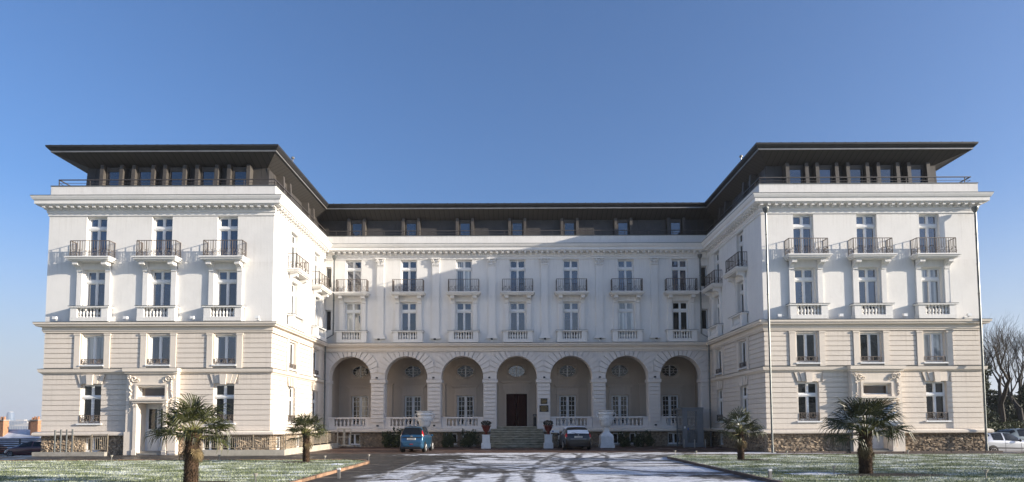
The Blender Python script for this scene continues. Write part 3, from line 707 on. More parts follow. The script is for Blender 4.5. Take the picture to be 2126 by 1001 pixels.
ATTWIN_F = ATTWIN_F.mesh('attic_window', 'fin'); ATTPANE = bx(-.36, .36, -.03, -.01, 16.2, 17.58).mesh('pane', 'glass')
def attic(fr, u0, u1, us, dy, sp=.60):
    for u in us:
        w = fr.put(ATTWIN_F, 'attic_window', u, dy); inst(ATTPANE, 'pane', w)
        for s_ in (-1, 1): fr.put(FIN, 'fin', u + s_ * sp, dy)
    cuts = sorted([(u - sp - .12, u + sp + .12) for u in us]); x = u0; iv = []
    for a, b_ in cuts:
        if a > x: iv.append((x, a))
        x = b_
    if x < u1: iv.append((x, u1))
    for a, b_ in iv:
        n = max(1, int(round((b_ - a) / .52))); w = (b_ - a) / n; me = panel_mesh(w)
        for i in range(n): fr.put(me, 'cladding_panel', a + i * w, dy)
LA = [(x - 1067) * 37.9 / 1260 for x in (241.5, 306.5, 371, 437, 502.5)]; RA = [(x - 1067) * 37.9 / 1260 for x in (1651, 1712.5, 1775.5, 1838, 1901)]
attic(FL, -26.66, -15.25, LA, 1.0); attic(FL, 15.75, 26.45, RA, 1.0); attic(FC, -15.0, 15.5, CW, 1.0, .60)
attic(FSL, 37.1, 46.8, [39.2, 43.9], .75); attic(FSR, -46.8, -37.1, [-43.9, -39.2], .75)

# beige storeys of the wings
def lower(fr, u0, u1, us, ops_extra=()):
    ops = [(u - .62, u + .62, 5.42, 7.21) for u in us] + [(u - .62, u + .62, 1.95, 4.27) for u in us if u not in (-21.19, 21.32)] + list(ops_extra)
    q0, q1 = (u0 + (.06 if u0 == RX0 else 0), u1 - (.06 if u1 == LX1 else 0)); fr.put(wall_mb(q0, q1, 1.20, 7.897, ops, t=.27, y0=.06).mesh('lower_wall', 'beige'), 'lower_wall')
def courses(fr, u0, u1, z0, z1, rows, blocked):
    h = (z1 - z0) / rows
    for r_ in range(rows):
        a, b_ = z0 + r_ * h, z0 + (r_ + 1) * h
        cuts = sorted((c[0], c[1]) for c in blocked if c[2] < b_ - .02 and c[3] > a + .02); x = u0; iv = []
        for p, q in cuts:
            if p > x + .05: iv.append((x, p))
            x = max(x, q)
        if u1 > x + .05: iv.append((x, u1))
        for p, q in iv: fr.put(bx(0, q - p, 0, .075, a + .018, b_ - .018).mesh('rusticated_course', 'beige'), 'rusticated_course', p)
def beige(fr, u0, u1, us, portal=None, corner=True):
    gw = [u for u in us if portal is None or abs(u - portal) > 1]
    lower(fr, u0, u1, us, [(portal - 1.1, portal + 1.1, .0, 4.4)] if portal else ())
    bl = [(u - 1.08, u + 1.08, 5.15, 7.35) for u in us]
    courses(fr, u0, u1, 5.24, 7.30, 7, bl)
    bl = [(u - .62, u + .62, 1.8, 4.32) for u in gw] + [(u - .86, u + .86, 4.3, 4.9) for u in gw]
    if portal: bl.append((portal - 1.46, portal + 1.46, 0, 4.9))
    courses(fr, u0, u1, 1.80, 4.86, 10, bl)
    bl = [(portal - 1.46, portal + 1.46, 0, 4.9)] if portal else []
    courses(fr, u0, u1, 1.48, 1.82, 1, bl)
    for u in us:
        [fr.put(m_, 'window_pilaster', u) for m_ in PIL1]
        kind = {-25.14: 'glasscurt', 17.5: 'glassdark', 21.32: 'glassdark', 25.1: 'glasscurt'}.get(u, 'glass') if fr is FL else 'glassdark'
        W_1ST.put(fr, u, kind, [('window_railing', RAIL1), ('window_sill', SILL1)])
    for u in gw:
        W_GND.put(fr, u, 'glassdark' if fr is not FL or u > 0 else 'glassdark', [('window_railing', RAILG), ('window_sill', SILLG)])
        for k in KEYS: fr.put(k, 'lintel_stone', u)
beige(FL, LX0, LX1, LW, P_L); beige(FR, RX0, RX1, RW, P_R)
beige(FSL, YF + .0755, YC, SW); beige(FSR, -YC, -YF - .0755, [-y for y in SW])
# second string course on the wings only
PW1 = [(LX0, YB), (LX0, YF), (LX1, YF), (LX1, YC - .02)]; PW2 = [(RX0, YC - .02), (RX0, YF), (RX1, YF), (RX1, YB)]
for p_ in (PW1, PW2):
    sweep('lower_string_course', [(.003, 4.86), (.04, 4.86), (.06, 4.92), (.17, 4.98), (.20, 5.12), (.20, 5.16), (.003, 5.20)], 'beige2', p_)
    sweep('ledge_flashing', [(.004, 5.205), (.21, 5.165), (.215, 5.18), (.004, 5.225)], 'flash', p_)

# plinth: rolled moulding, rubble wall with real stones
ROLL = [(.02, 1.20), (.20, 1.20), (.28, 1.24), (.31, 1.32), (.28, 1.41), (.20, 1.45), (.02, 1.48)]
def splitpath(name, prof, m, parts):
    for p in parts: sweep(name, prof, m, p, smooth=True)
PL_parts = [[(LX0, YB), (LX0, YF), (P_L - 1.48, YF)], [(P_L + 1.48, YF), (LX1, YF), (LX1, YC), (CA[3] - 2.12, YC)], [(CA[3] + 2.12, YC), (RX0, YC), (RX0, YF), (P_R - 1.48, YF)], [(P_R + 1.48, YF), (RX1, YF), (RX1, YB)]]
splitpath('plinth_moulding', ROLL, 'beige2', PL_parts)
STONES = []
for k in range(10):
    n = random.choice((4, 5, 5, 6)); pts = []; ph = random.uniform(0, 6)
    for j in range(n):
        a = 2 * math.pi * j / n + random.uniform(-.25, .25) + ph; q_ = .5 / max(abs(math.cos(a)), abs(math.sin(a))) ** .75; pts.append((q_ * math.cos(a) * random.uniform(.8, 1.1), q_ * math.sin(a) * random.uniform(.85, 1.12)))
    mb = MB(); mb.v += [(x, 0, z) for x, z in pts] + [(x * .90 + random.uniform(-.04, .04), -1 + random.uniform(-.55, .4), z * .88 + random.uniform(-.04, .04)) for x, z in pts]
    for j in range(n): l = (j + 1) % n; mb.f.append((j, l, n + l, n + j))
    mb.f.append(tuple(range(n, 2 * n))); STONES.append(mb)
STONE_ME = [m.mesh('stone', 'stone') for m in STONES]
CNT = [0]
def rubble(fr, u0, u1, ops, indiv=False, z0=.0, z1=1.20):
    o = wall_mb(u0, u1, -.5 if fr is not FC else -.1, 1.21, [q for q in ops if q[2] > 0], t=.26, y0=.07)
    fr.put(o.mesh('plinth_wall', 'mortar'), 'plinth_wall')
    mb = MB(); z = z0
    while z < z1 - .03:
        h = random.uniform(.06, .15); h = min(h, z1 - z); u = u0 + random.uniform(0, .06)
        while u < u1 - .04:
            w = min(random.choice((.09, .14, .2, .27, .38)) * random.uniform(.8, 1.15), u1 - u)
            c = u + w / 2; zc = z + h / 2 + random.uniform(-.025, .025)
            if not any(q[0] - .04 < c < q[1] + .04 and q[2] - .04 < zc < q[3] + .04 for q in ops):
                k = random.randrange(10); d = random.uniform(.03, .075); tilt = random.uniform(-.35, .35); sw, sh = w * 1.08, min(h * 1.15, h + .03)
                if indiv and CNT[0] < 300 and w > .2:
                    CNT[0] += 1; p = fr.o + fr.m @ Vector((c, .075, zc)) - B.location
                    inst(STONE_ME[k], 'stone', B, p, (0, tilt, fr.a), (sw, d, sh))
                else:
                    i = len(mb.v); ca, sa = math.cos(tilt), math.sin(tilt)
                    for x, y, zz_ in STONES[k].v:
                        x *= sw; zz_ *= sh; mb.v.append((c + x * ca + zz_ * sa, .075 + y * d, zc - x * sa + zz_ * ca))
                    mb.f += [tuple(i + a for a in f) for f in STONES[k].f]
            u += w
        z += h * .97
    o = fr.put(mb.mesh('rubble_stones', 'stone'), 'rubble_stones'); o['kind'] = 'stuff'
WB = [-25.0, -18.05, -16.95]
def bas_ops(us): return [(u - .45, u + .45, .25, 1.12) for u in us]
rubble(FR, P_R + 1.47, RX1, [], True); rubble(FR, RX0, P_R - 1.47, [], True)
rubble(FL, LX0, P_L - 1.47, bas_ops(WB[:1]), True); rubble(FL, P_L + 1.47, LX1, bas_ops(WB[1:]), True)
rubble(FSL, YF + .07, YC, bas_ops([37.6, 41.0])); rubble(FSR, -YC, -YF - .07, bas_ops([-44.2]))
CB = [-12.1, -8.95, -4.75, -3.45, 7.9, 9.2, 12.1]
rubble(FC, LX1, CA[3] - 2.1, bas_ops(CB[:4])); rubble(FC, CA[3] + 2.1, RX0, bas_ops(CB[4:]))
for u in WB: W_BAS.put(FL, u, 'glassdark')
for u in (37.6, 41.0): W_BAS.put(FSL, u, 'glassdark')
W_BAS.put(FSR, -44.2, 'glassdark')
for u in CB: W_BAS.put(FC, u, 'glassdark')
BG = bx(-.55, .55, -.0, .069, .12, .25).mesh('basement_sill', 'concrete')
for u in CB: FC.put(BG, 'basement_sill', u)

# portals
def portal(u):
    y0 = -.35
    mb = wall_mb(-1.63, 1.63, .08, 4.86, [(-.90, .90, 3.50, 4.10), (-.84, .84, .10, 3.12)], t=1.0, y0=y0)
    mb.box(-1.68, -1.15, y0 - .05, y0 - .003, .08, 1.45); mb.box(1.15, 1.68, y0 - .05, y0 - .003, .08, 1.45)
    p = FL.put(mb.mesh('portal', 'beige2'), 'portal', u); p.scale = (.90, 1, 1)
    c = MB(); c.box(-1.80, 1.80, y0 - .22, .0, 4.98, 5.18); c.box(-1.72, 1.72, y0 - .12, .0, 4.863, 4.98); inst(c.mesh('portal_cornice', 'beige2'), 'portal_cornice', p)
    inst(bx(-1.82, 1.82, y0 - .235, -.22, 5.183, 5.20).mesh('flashing', 'flash'), 'flashing', p)
    c = MB(); c.box(-1.22, 1.22, y0 - .30, y0 - .003, 3.27, 3.37); c.box(-1.12, 1.12, y0 - .2, y0 - .003, 3.14, 3.27); c.box(-1.06, 1.06, y0 - .06, y0 - .003, 4.18, 4.26)
    c.box(-1.06, -.92, y0 - .06, y0 - .003, 3.37, 4.18); c.box(.92, 1.06, y0 - .06, y0 - .003, 3.37, 4.18); inst(c.mesh('door_hood', 'beige2'), 'door_hood', p)
    for s_ in (-1, 1):
        c = MB(); a, b_ = sorted((s_ * .86, s_ * 1.08)); c.box(a, b_, y0 - .10, y0 - .003, .4, 2.9); c.box(a - .03, b_ + .03, y0 - .13, y0 - .003, .09, .4); c.box(a - .03, b_ + .03, y0 - .13, y0 - .003, 2.9, 3.13)
        scroll(c, (a + b_) / 2 - .08, 3.0, .06, y0 - .15, 1.2, 1, 0, .025); scroll(c, (a + b_) / 2 + .08, 3.0, .06, y0 - .15, 1.2, -1, 3.14, .025)
        inst(c.mesh('pilaster', 'beige2'), 'pilaster', p)
        g = MB(); cx = s_ * 1.36
        scroll(g, s_ * 1.10, 4.55, .20, y0 - .06, 1.4, s_, 0, .045); scroll(g, s_ * 1.40, 4.62, .13, y0 - .07, 1.3, -s_, 1, .045); scroll(g, s_ * .88, 4.45, .12, y0 - .05, 1.1, s_, 2, .035)
        for k in range(26):
            z = 4.45 - k * .075; r_ = .075 * (1 - k / 40) * random.uniform(.7, 1.2)
            g.lathe([(0, -r_), (r_ * .8, -r_ * .6), (r_, 0), (r_ * .6, r_ * .7), (0, r_)], 6, (cx + random.uniform(-.08, .08), y0 - .03, z))
        inst(g.mesh('carved_garland', 'beige2', True), 'carved_garland', p)
    inst(bx(-.90, .90, .0, .03, 3.50, 4.10).mesh('fanlight', 'doorlight' if False else M_BROWN), 'fanlight', p)
    f = MB(); f.box(-.90, .90, -.04, -.003, 3.50, 3.57); f.box(-.90, .90, -.04, -.003, 4.03, 4.10); f.box(-.90, -.83, -.04, -.003, 3.57, 4.03); f.box(.83, .90, -.04, -.003, 3.57, 4.03); inst(f.mesh('frame', 'frame'), 'frame', p)
    d = MB(); d.box(-.84, .84, .50, .56, .30, 3.12); d.box(-.74, -.05, .47, .497, .5, 1.35); d.box(.05, .74, .47, .497, .5, 1.35); d.box(-.84, -.80, .45, .499, .3, 3.12); d.box(.80, .84, .45, .499, .3, 3.12); d.box(-.02, .02, .46, .499, .3, 3.1)
    dd = inst(d.mesh('door', 'door_white'), 'door', p)
    for a, b_ in ((-.66, -.14), (.14, .66)): inst(bx(a, b_, .485, .498, 1.6, 2.8).mesh('pane', 'glassdark'), 'pane', dd)
    inst(bx(.03, .06, .40, .46, 1.3, 1.5).mesh('handle', 'pipe'), 'handle', dd)
    s = MB(); s.box(-.84, .84, -.40, .62, .09, .20); s.box(-.84, .84, -.05, .62, .20, .30); inst(s.mesh('door_step', 'concrete'), 'door_step', p)
M_BROWN = mat('brown_door_light', (.085, .06, .045), (.05, .035, .03), scale=1, rough=.15, coat=.5)
portal(P_L); portal(P_R)

# arcade
ZS = 5.36
arc = MB(); NSEG = 28; FLOOR = 1.62
def arc_pt(c, r_, t, rad=None):
    """point on the intrados (or at radius rad) at angle t from the left spring"""
    rad = rad or r_; return (c - rad * math.cos(t), CROWN - r_ + rad * math.sin(t))
def arc_cols(c, r_, y0, y1, ztop):
    for k in range(NSEG):
        (a, za), (b_, zb) = arc_pt(c, r_, math.pi * k / NSEG), arc_pt(c, r_, math.pi * (k + 1) / NSEG)
        arc.quad((a, y0, za), (b_, y0, zb), (b_, y0, ztop), (a, y0, ztop)); arc.quad((b_, y1, zb), (a, y1, za), (a, y1, ztop), (b_, y1, ztop))
        arc.quad((a, y0, za), (a, y1, za), (b_, y1, zb), (b_, y0, zb))
ZT = 7.897; YA1 = .92
for c, r_ in zip(CA, RR): arc_cols(c, r_, .07, YA1, ZT)
edges = [LX1] + sum([[c - r_, c + r_] for c, r_ in zip(CA, RR)], []) + [RX0]
for i, (a, b_) in enumerate(zip(edges[0::2], edges[1::2])):
    arc.box(a, b_, .07, YA1, 5.201, ZT)      # spandrel above the pier
FC.put(arc.mesh('arcade_wall', 'arcade'), 'arcade_wall')
piers = list(zip(edges[0::2], edges[1::2]))
for i, (a, b_) in enumerate(piers):
    p = FC.put(bx(a, b_, .08, YA1, 1.21, 4.92).mesh('pier', 'arcade'), 'pier')
    l = a if i == 0 else a - .07; r_ = b_ if i == 7 else b_ + .07
    cp = MB(); cp.box(l, r_, -.05, YA1 + .05, 4.96, 5.20); cp.box(a, b_, -.0, YA1, 4.92, 4.96); inst(cp.mesh('pier_cap', 'arcade'), 'pier_cap', p)
    rows = 10; z0, z1 = 1.95, 4.90; h = (z1 - z0) / rows
    aa, bb = (a + .06 if i else a), (b_ - .06 if i < 7 else b_)
    me = bx(aa, bb, -.02, .095, .028, h - .028).mesh('pier_block', 'arcade')
    for k in range(rows): inst(me, 'pier_block', p, (0, 0, z0 + k * h))
    inst(bx(a + .01 if i else a, b_ - .01 if i < 7 else b_, -.0, .065, 5.225, ZS - .012).mesh('pier_block', 'arcade'), 'pier_block', p)
# voussoirs
def voussoirs(c, RA_, lim_l, lim_r):
    n = 17; ZS = CROWN - RA_; mid_ = n // 2
    for k in range(n):
        t0, t1 = math.pi * k / n, math.pi * (k + 1) / n; g = .019
        tm = (t0 + t1) / 2
        if k in (mid_ - 2, mid_ - 1, mid_, mid_ + 1, mid_ + 2):
            proud = {0: -.09, 1: -.03, 2: -.06}[abs(k - mid_)]
            zt_ = 7.30
            p = lambda t, r_: (c - r_ * math.cos(t), ZS + r_ * math.sin(t))
            t0 += g / RA_; t1 -= g / RA_
            q = [p(t0, RA_ + .0), p(t1, RA_ + .0)]
            R0 = (zt_ - ZS) / math.sin(t1); R1 = (zt_ - ZS) / math.sin(t0)
            poly = [q[0], q[1], p(t1, R0), p(t0, R1)]
        else:
            proud = -.0; t0 += g / RA_; t1 -= g / RA_
            def Rm(t):
                r_ = 2.38; cs = math.cos(t); lim = lim_l if cs > 0 else lim_r
                if abs(cs) > 1e-3: r_ = min(r_, lim / abs(cs))
                if math.sin(t) > .05: r_ = min(r_, 1.86 / math.sin(t)) if math.sin(t) > .8 else r_
                return max(r_, RA_ + .1)
            p = lambda t, r_: (c - r_ * math.cos(t), ZS + r_ * math.sin(t))
            if math.sin(tm) * RA_ < .3: continue
            poly = [p(t0, RA_), p(t1, RA_), p(t1, Rm(t1)), p(t0, Rm(t0))]
        poly = poly[::-1] if True else poly
        # ensure counter-clockwise seen from the front
        ar = sum(poly[i][0] * poly[(i+1) % 4][1] - poly[(i+1) % 4][0] * poly[i][1] for i in range(4))
        if ar < 0: poly = poly[::-1]
        FC.put(MB().prism(poly, proud - .02, .085).mesh('voussoir', 'arcade'), 'voussoir')
for i, c in enumerate(CA):
    ll = (c - CA[i-1]) / 2 - .012 if i else c - LX1 - .02; lr = (CA[i+1] - c) / 2 - .012 if i < 6 else RX0 - c - .02
    voussoirs(c, RR[i], ll, lr)
# loggia: floor, ceiling, back and end walls
lg = MB(); lg.box(LX1, RX0, .93, 3.2, 1.2, FLOOR); FC.put(lg.mesh('loggia_floor', 'concrete'), 'loggia_floor')
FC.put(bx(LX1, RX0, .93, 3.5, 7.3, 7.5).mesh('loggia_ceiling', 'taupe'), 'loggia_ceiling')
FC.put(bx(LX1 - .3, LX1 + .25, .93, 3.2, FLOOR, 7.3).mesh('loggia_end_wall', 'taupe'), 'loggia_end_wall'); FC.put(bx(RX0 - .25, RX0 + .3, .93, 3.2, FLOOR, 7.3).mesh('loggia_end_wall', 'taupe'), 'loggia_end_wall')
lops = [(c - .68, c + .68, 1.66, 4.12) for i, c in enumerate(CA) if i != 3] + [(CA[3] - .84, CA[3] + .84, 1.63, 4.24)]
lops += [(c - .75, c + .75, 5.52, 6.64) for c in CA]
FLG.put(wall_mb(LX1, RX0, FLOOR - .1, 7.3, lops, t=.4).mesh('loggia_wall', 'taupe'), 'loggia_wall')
def oval(c):
    """plate with an elliptical hole, surround moulding, glass and glazing bars"""
    n = 40; a_, b_ = .70, .50; zc = 6.09; mb = MB()
    el = [(a_ * math.cos(2 * math.pi * k / n), b_ * math.sin(2 * math.pi * k / n)) for k in range(n)]
    def onbox(x, z):
        s_ = min(.78 / max(abs(x), 1e-6), .60 / max(abs(z), 1e-6)); return (x * s_, z * s_)
    for k in range(n):
        p, q = el[k], el[(k + 1) % n]; P_, Q_ = onbox(*p), onbox(*q)
        mb.quad((p[0], -.02, zc + p[1]), (P_[0], -.02, zc + P_[1]), (Q_[0], -.02, zc + Q_[1]), (q[0], -.02, zc + q[1]))
        mb.quad((p[0], -.02, zc + p[1]), (q[0], -.02, zc + q[1]), (q[0], .2, zc + q[1]), (p[0], .2, zc + p[1]))
    for s_, rr in ((1.0, .045), (1.16, .03)):
        mb.tube([(x * s_, -.03, zc + z * s_) for x, z in el + el[:1]], rr, 5, False)
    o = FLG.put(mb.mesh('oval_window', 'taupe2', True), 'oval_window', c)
    g = MB(); g.v += [(x * 1.01, .12, zc + z * 1.01) for x, z in el]; g.f.append(tuple(range(n))); inst(g.mesh('pane', 'glass' if i_ == 3 else 'glassdark'), 'pane', o)
    f = MB(); f.box(-.05, .05, .07, .11, zc - b_, zc + b_); f.box(-a_, a_, .085, .105, zc - .012, zc + .012)
    f.tube([(x * .95, .09, zc + z * .95) for x, z in el + el[:1]], .03, 4, False); f.tube([(x * .5, .095, zc + z * .5) for x, z in el + el[:1]], .012, 4, False)
    for s_ in (1, -1):
        for t in (35, 145): x, z = math.cos(R(t)), math.sin(R(t)) * s_; f.tube([(x * a_ * .5, .095, zc + z * b_ * .5), (x * a_ * .95, .095, zc + z * b_ * .95)], .012, 4)
    inst(f.mesh('frame', 'frame'), 'frame', o)
HOOD = MB(); HOOD.box(-1.05, 1.05, -.22, -.003, 4.87, 4.96); HOOD.box(-.98, .98, -.14, -.003, 4.76, 4.87); HOOD.box(-.85, .85, -.05, -.003, 4.25, 4.76); HOOD.box(-.9, -.7, -.08, -.003, FLOOR, 4.25); HOOD.box(.7, .9, -.08, -.003, FLOOR, 4.25)
HOOD.box(-.7, .7, -.04, -.003, 4.135, 4.25)
HOOD = HOOD.mesh('window_hood', 'taupe2')
for i_, c in enumerate(CA):
    oval(c)
    if i_ != 3:
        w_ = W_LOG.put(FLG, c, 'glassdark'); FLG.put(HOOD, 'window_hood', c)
        if i_ == 0: inst(bx(.09, .5, .235, .249, 1.8, 3.95).mesh('curtain', 'doorlight'), 'curtain', w_)
c = CA[3]; d = MB(); d.box(-.84, -.02, .16, .22, 1.63, 4.24); d.box(.02, .84, .16, .22, 1.63, 4.24)
for s_ in (-1, 1):
    for z0, z1 in ((1.8, 2.5), (2.62, 3.3), (3.42, 4.1)):
        a, b_ = sorted((s_ * .12, s_ * .74)); d.box(a, b_, .13, .158, z0, z1); d.box(a + .08, b_ - .08, .11, .128, z0 + .08, z1 - .08)
dd = FLG.put(d.mesh('entrance_door', 'wood'), 'entrance_door', c)
h = MB(); h.box(-1.25, 1.25, -.28, -.003, 5.20, 5.30); h.box(-1.15, 1.15, -.18, -.003, 5.12, 5.20); h.box(-1.0, 1.0, -.06, -.003, 4.45, 5.12); h.box(-1.10, -.86, -.10, -.061, 4.55, 5.05); h.box(.86, 1.10, -.10, -.061, 4.55, 5.05); h.box(-.7, .7, -.09, -.061, 4.72, 4.95)
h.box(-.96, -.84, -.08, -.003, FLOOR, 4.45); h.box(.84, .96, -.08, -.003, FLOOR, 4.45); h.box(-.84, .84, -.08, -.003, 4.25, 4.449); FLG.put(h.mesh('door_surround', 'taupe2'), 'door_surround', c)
for i in range(8):
    if i in (0, 7): continue
    x = (CA[i-1] + CA[i]) / 2; q = MB(); q.box(-.5, .5, -.12, -.003, FLOOR, 5.0); q.box(-.58, .58, -.2, -.003, 5.0, 5.1); FLG.put(q.mesh('wall_pilaster', 'taupe2'), 'wall_pilaster', x)
# arcade balustrades
for i, c in enumerate(CA):
    if i == 3: continue
    RA_ = RR[i]; l, r_ = c - RA_ + .01, c + RA_ - .01
    mb = MB(); mb.box(l, r_, .14, .46, 1.21, 1.68); mb.box(l, l + .42, .16, .44, 1.68, 2.24); mb.box(r_ - .42, r_, .16, .44, 1.68, 2.24); mb.box(l, r_, .10, .50, 2.24, 2.31); mb.box(l, r_, .13, .47, 2.31, 2.36)
    b_ = FC.put(mb.mesh('balustrade', 'arcade'), 'balustrade')
    n = 8
    for k in range(n): inst(BALUSTER_B, 'baluster', b_, (l + .42 + (2 * RA_ - .86) * (k + .5) / n, .30, 1.682))
    inst(bx(l, r_, .03, .139, 1.21, 1.55).mesh('base_band', 'arcade'), 'base_band', b_)
# steps
ST = inst(None, 'entrance_steps', B, (CA[3], -.0, .09)); nst = 9; rise = (FLOOR - .09) / nst; tread = .27
for k in range(nst):
    yb = .93; yf = -.05 - (nst - 1 - k) * tread + .0
    wd = 1.95 if k else 2.25
    if k == nst - 1: wd = 1.5; yf = .0
    inst(bx(-wd, wd, yf, yb if k == nst - 1 else .5, k * rise, (k + 1) * rise - .001).mesh('step', 'step'), 'step', ST)
    inst(bx(-wd - .02, wd + .02, yf - .045, yf + .0, (k + 1) * rise - .06, (k + 1) * rise + .002).mesh('nosing', 'nosing'), 'nosing', ST)
FC.put(bx(CA[3] - 2.1, CA[3] + 2.1, .07, .5, 0, 1.2).mesh('stair_wall', 'mortar'), 'stair_wall')

# downpipes
def pipe(x, y, jog=None):
    mb = MB(); mb.tube([(0, 0, 14.35), (0, 0, 8.1), (.0, .0, 7.9), (0, 0, .25)] if not jog else [(0, 0, 14.35), (0, 0, 8.6), (jog, -.1, 8.25), (jog, -.1, .25)], .062, 8)
    mb.tube([(0, 0, 14.33), (0, 0, 14.5), (0, 0, 14.66)], [.07, .17, .19], 8)
    jx = jog or 0; jy = -.1 if jog else 0
    mb.tube([(jx, jy, .55), (jx, jy, .1)], .085, 8)
    for z in (13, 11.2, 9.4, 6.5, 4.6, 2.8): mb.tube([(jx if z < 8.3 else 0, jy if z < 8.3 else 0, z), (jx if z < 8.3 else 0, jy if z < 8.3 else 0, z + .05)], .078, 8)
    mb.build('downpipe', 'pipe', B, (x, y - 46, 0), smooth=True)
pipe(15.06, YF - .47); pipe(27.55, YF - .47); pipe(-13.65, YC - .42, -.55); pipe(14.2, YC - .42, .5)
# standing seams showing along the roof edge
sm_ = MB()
for fr, a, b_ in ((FL, LX0, LX1), (FL, RX0, RX1), (FC, LX1, RX0), (FSL, YF, YC), (FSR, -YC, -YF)):
    n = int((b_ - a) / .62)
    for i in range(n + 1):
        c = fr.o + fr.m @ Vector((a + (b_ - a) * i / n, -.14, 0)) - B.location; sm_.box(c.x - .035, c.x + .035, c.y - .035, c.y + .035, 18.77, 18.815)
sm_ = sm_.build('roof_seams', 'roof', B); sm_['kind'] = 'stuff'
# small roof finials
for x in (LX1 + .1, RX0 - .1):
    mb = MB(); mb.tube([(0, 0, 0), (0, 0, .35)], .03, 6); mb.lathe([(0, .33), (.1, .35), (.12, .42), (.04, .5), (0, .52)], 8); mb.build('roof_vent', 'lip', B, (x, 38.6 - 46, 18.77))
# ================================================================== things in front of the building
def G(x, y): return float(gz(x, y))
# great white urns on pedestals
def urn_meshes():
    p = MB(); p.box(-.70, .70, -.70, .70, 0, .22); p.box(-.62, .62, -.62, .62, .22, .80)
    prof = [(.88, .80), (.84, .86), (.66, .98), (.46, 1.08), (.40, 1.14), (.36, 1.30), (.36, 1.34)]
    sq = MB(); i0 = 0
    for r_, z in prof:
        for j in range(4): a = math.pi / 4 + j * math.pi / 2; sq.v.append((r_ * math.cos(a), r_ * math.sin(a), z))
    for k in range(len(prof) - 1):
        for j in range(4): l = (j + 1) % 4; sq.f.append((k*4+j, k*4+l, (k+1)*4+l, (k+1)*4+j))
    i = len(p.v); p.v += sq.v; p.f += [tuple(i + a for a in f) for f in sq.f]
    b_ = MB().lathe([(.22, 1.33), (.30, 1.36), (.22, 1.42), (.24, 1.46), (.42, 1.52), (.52, 1.62), (.58, 1.80), (.63, 2.00), (.655, 2.10), (.69, 2.12), (.69, 2.17), (.66, 2.19), (.67, 2.34), (.74, 2.36), (.76, 2.42), (.72, 2.46), (.71, 2.56), (.80, 2.60), (.81, 2.66), (.74, 2.67), (.66, 2.60), (.6, 2.35), (0, 2.3)], 32)
    for k in range(16):
        a0 = 2 * math.pi * k / 16; pts = []
        for q in range(7): t = q / 6; a = a0 + t * 2 * math.pi / 16; pts.append((.65 * math.cos(a), .65 * math.sin(a), 2.06 - .10 * math.sin(math.pi * t)))
        b_.tube(pts, .035, 5)
        b_.lathe([(0, -.05), (.05, -.03), (.06, 0), (.04, .05), (0, .06)], 6, (.67 * math.cos(a0), .67 * math.sin(a0), 2.08))
    h = []
    for s_ in (-1, 1):
        m_ = MB(); pts = []
        for q in range(12): a = -1.9 + q / 11 * 4.6; pts.append((s_ * (.80 + .13 * math.cos(a)), 0, 2.34 + .15 * math.sin(a)))
        m_.tube(pts, .05, 6); m_.tube([(s_ * .84, 0, 2.2), (s_ * .76, 0, 2.05), (s_ * .66, 0, 1.98)], [.05, .04, .03], 6); h.append(m_.mesh('handle', 'marble', True))
    return p.mesh('pedestal', 'marble'), b_.mesh('bowl', 'marble', True), h
UP, UB, UH = urn_meshes()
for x, y, lb in ((-6.43, 43.8, 'huge white stone urn on pedestal standing behind the blue car'), (6.62, 43.7, 'huge white stone urn on pedestal right of the dark hatchback')):
    t = thing('garden_urn', lb, 'urn', (x, y, G(x, y)), 0, 'large white urns in front of the arcade')
    t.scale = (.74, .74, 1); inst(UP, 'pedestal', t); inst(UB, 'bowl', t); [inst(m_, 'handle', t) for m_ in UH]
# red planters on white pedestals beside the steps
PED = MB(); PED.box(-.33, .33, -.33, .33, 0, .38); PED.box(-.26, .26, -.26, .26, .38, .92); PED.box(-.29, .29, -.29, .29, .92, .97); PED = PED.mesh('stone_pedestal', 'marble')
POT = MB().lathe([(.14, 0), (.15, .04), (.07, .10), (.08, .16), (.20, .28), (.27, .44), (.29, .56), (.36, .58), (.37, .64), (.33, .65), (.29, .60), (0, .58)], 20).mesh('pot', 'terracotta', True)
def leaves(mb, n, c, rad, s, shell=.5, flat=1.):
    for _ in range(n):
        while True:
            p = Vector([random.uniform(-1, 1) for _ in range(3)])
            if p.length < 1: break
        p = p.normalized() * (p.length ** shell) if p.length > 0 else p
        q = Vector((c[0] + p.x * rad[0], c[1] + p.y * rad[1], c[2] + p.z * rad[2]))
        a = Vector([random.gauss(0, 1) for _ in range(3)]).normalized(); b_ = a.cross(Vector([random.gauss(0, 1) for _ in range(3)])).normalized()
        w = s * random.uniform(.5, 1.2); l = w * random.uniform(.8, 1.8)
        mb.quad(tuple(q - a * l), tuple(q + b_ * w * .5), tuple(q + a * l), tuple(q - b_ * w * .5))
for x, y, lb in ((-1.98, 43.1, 'left'), (2.42, 43.1, 'right')):
    z = G(x, y)
    o = inst(PED, 'stone_pedestal', None, (x, y, z)); tag(o, 'white stone pedestal under the red urn %s of the entrance steps' % lb, 'pedestal', 'pedestals beside the entrance steps')
    t = thing('red_planter', 'dark red urn with small plant on pedestal %s of the steps' % lb, 'planter', (x, y, z + .972), 0, 'red planters beside the entrance steps')
    inst(POT, 'pot', t); mb = MB(); leaves(mb, 520, (0, 0, .80), (.37, .37, .20), .05); mb.build('plant', 'geran', t)
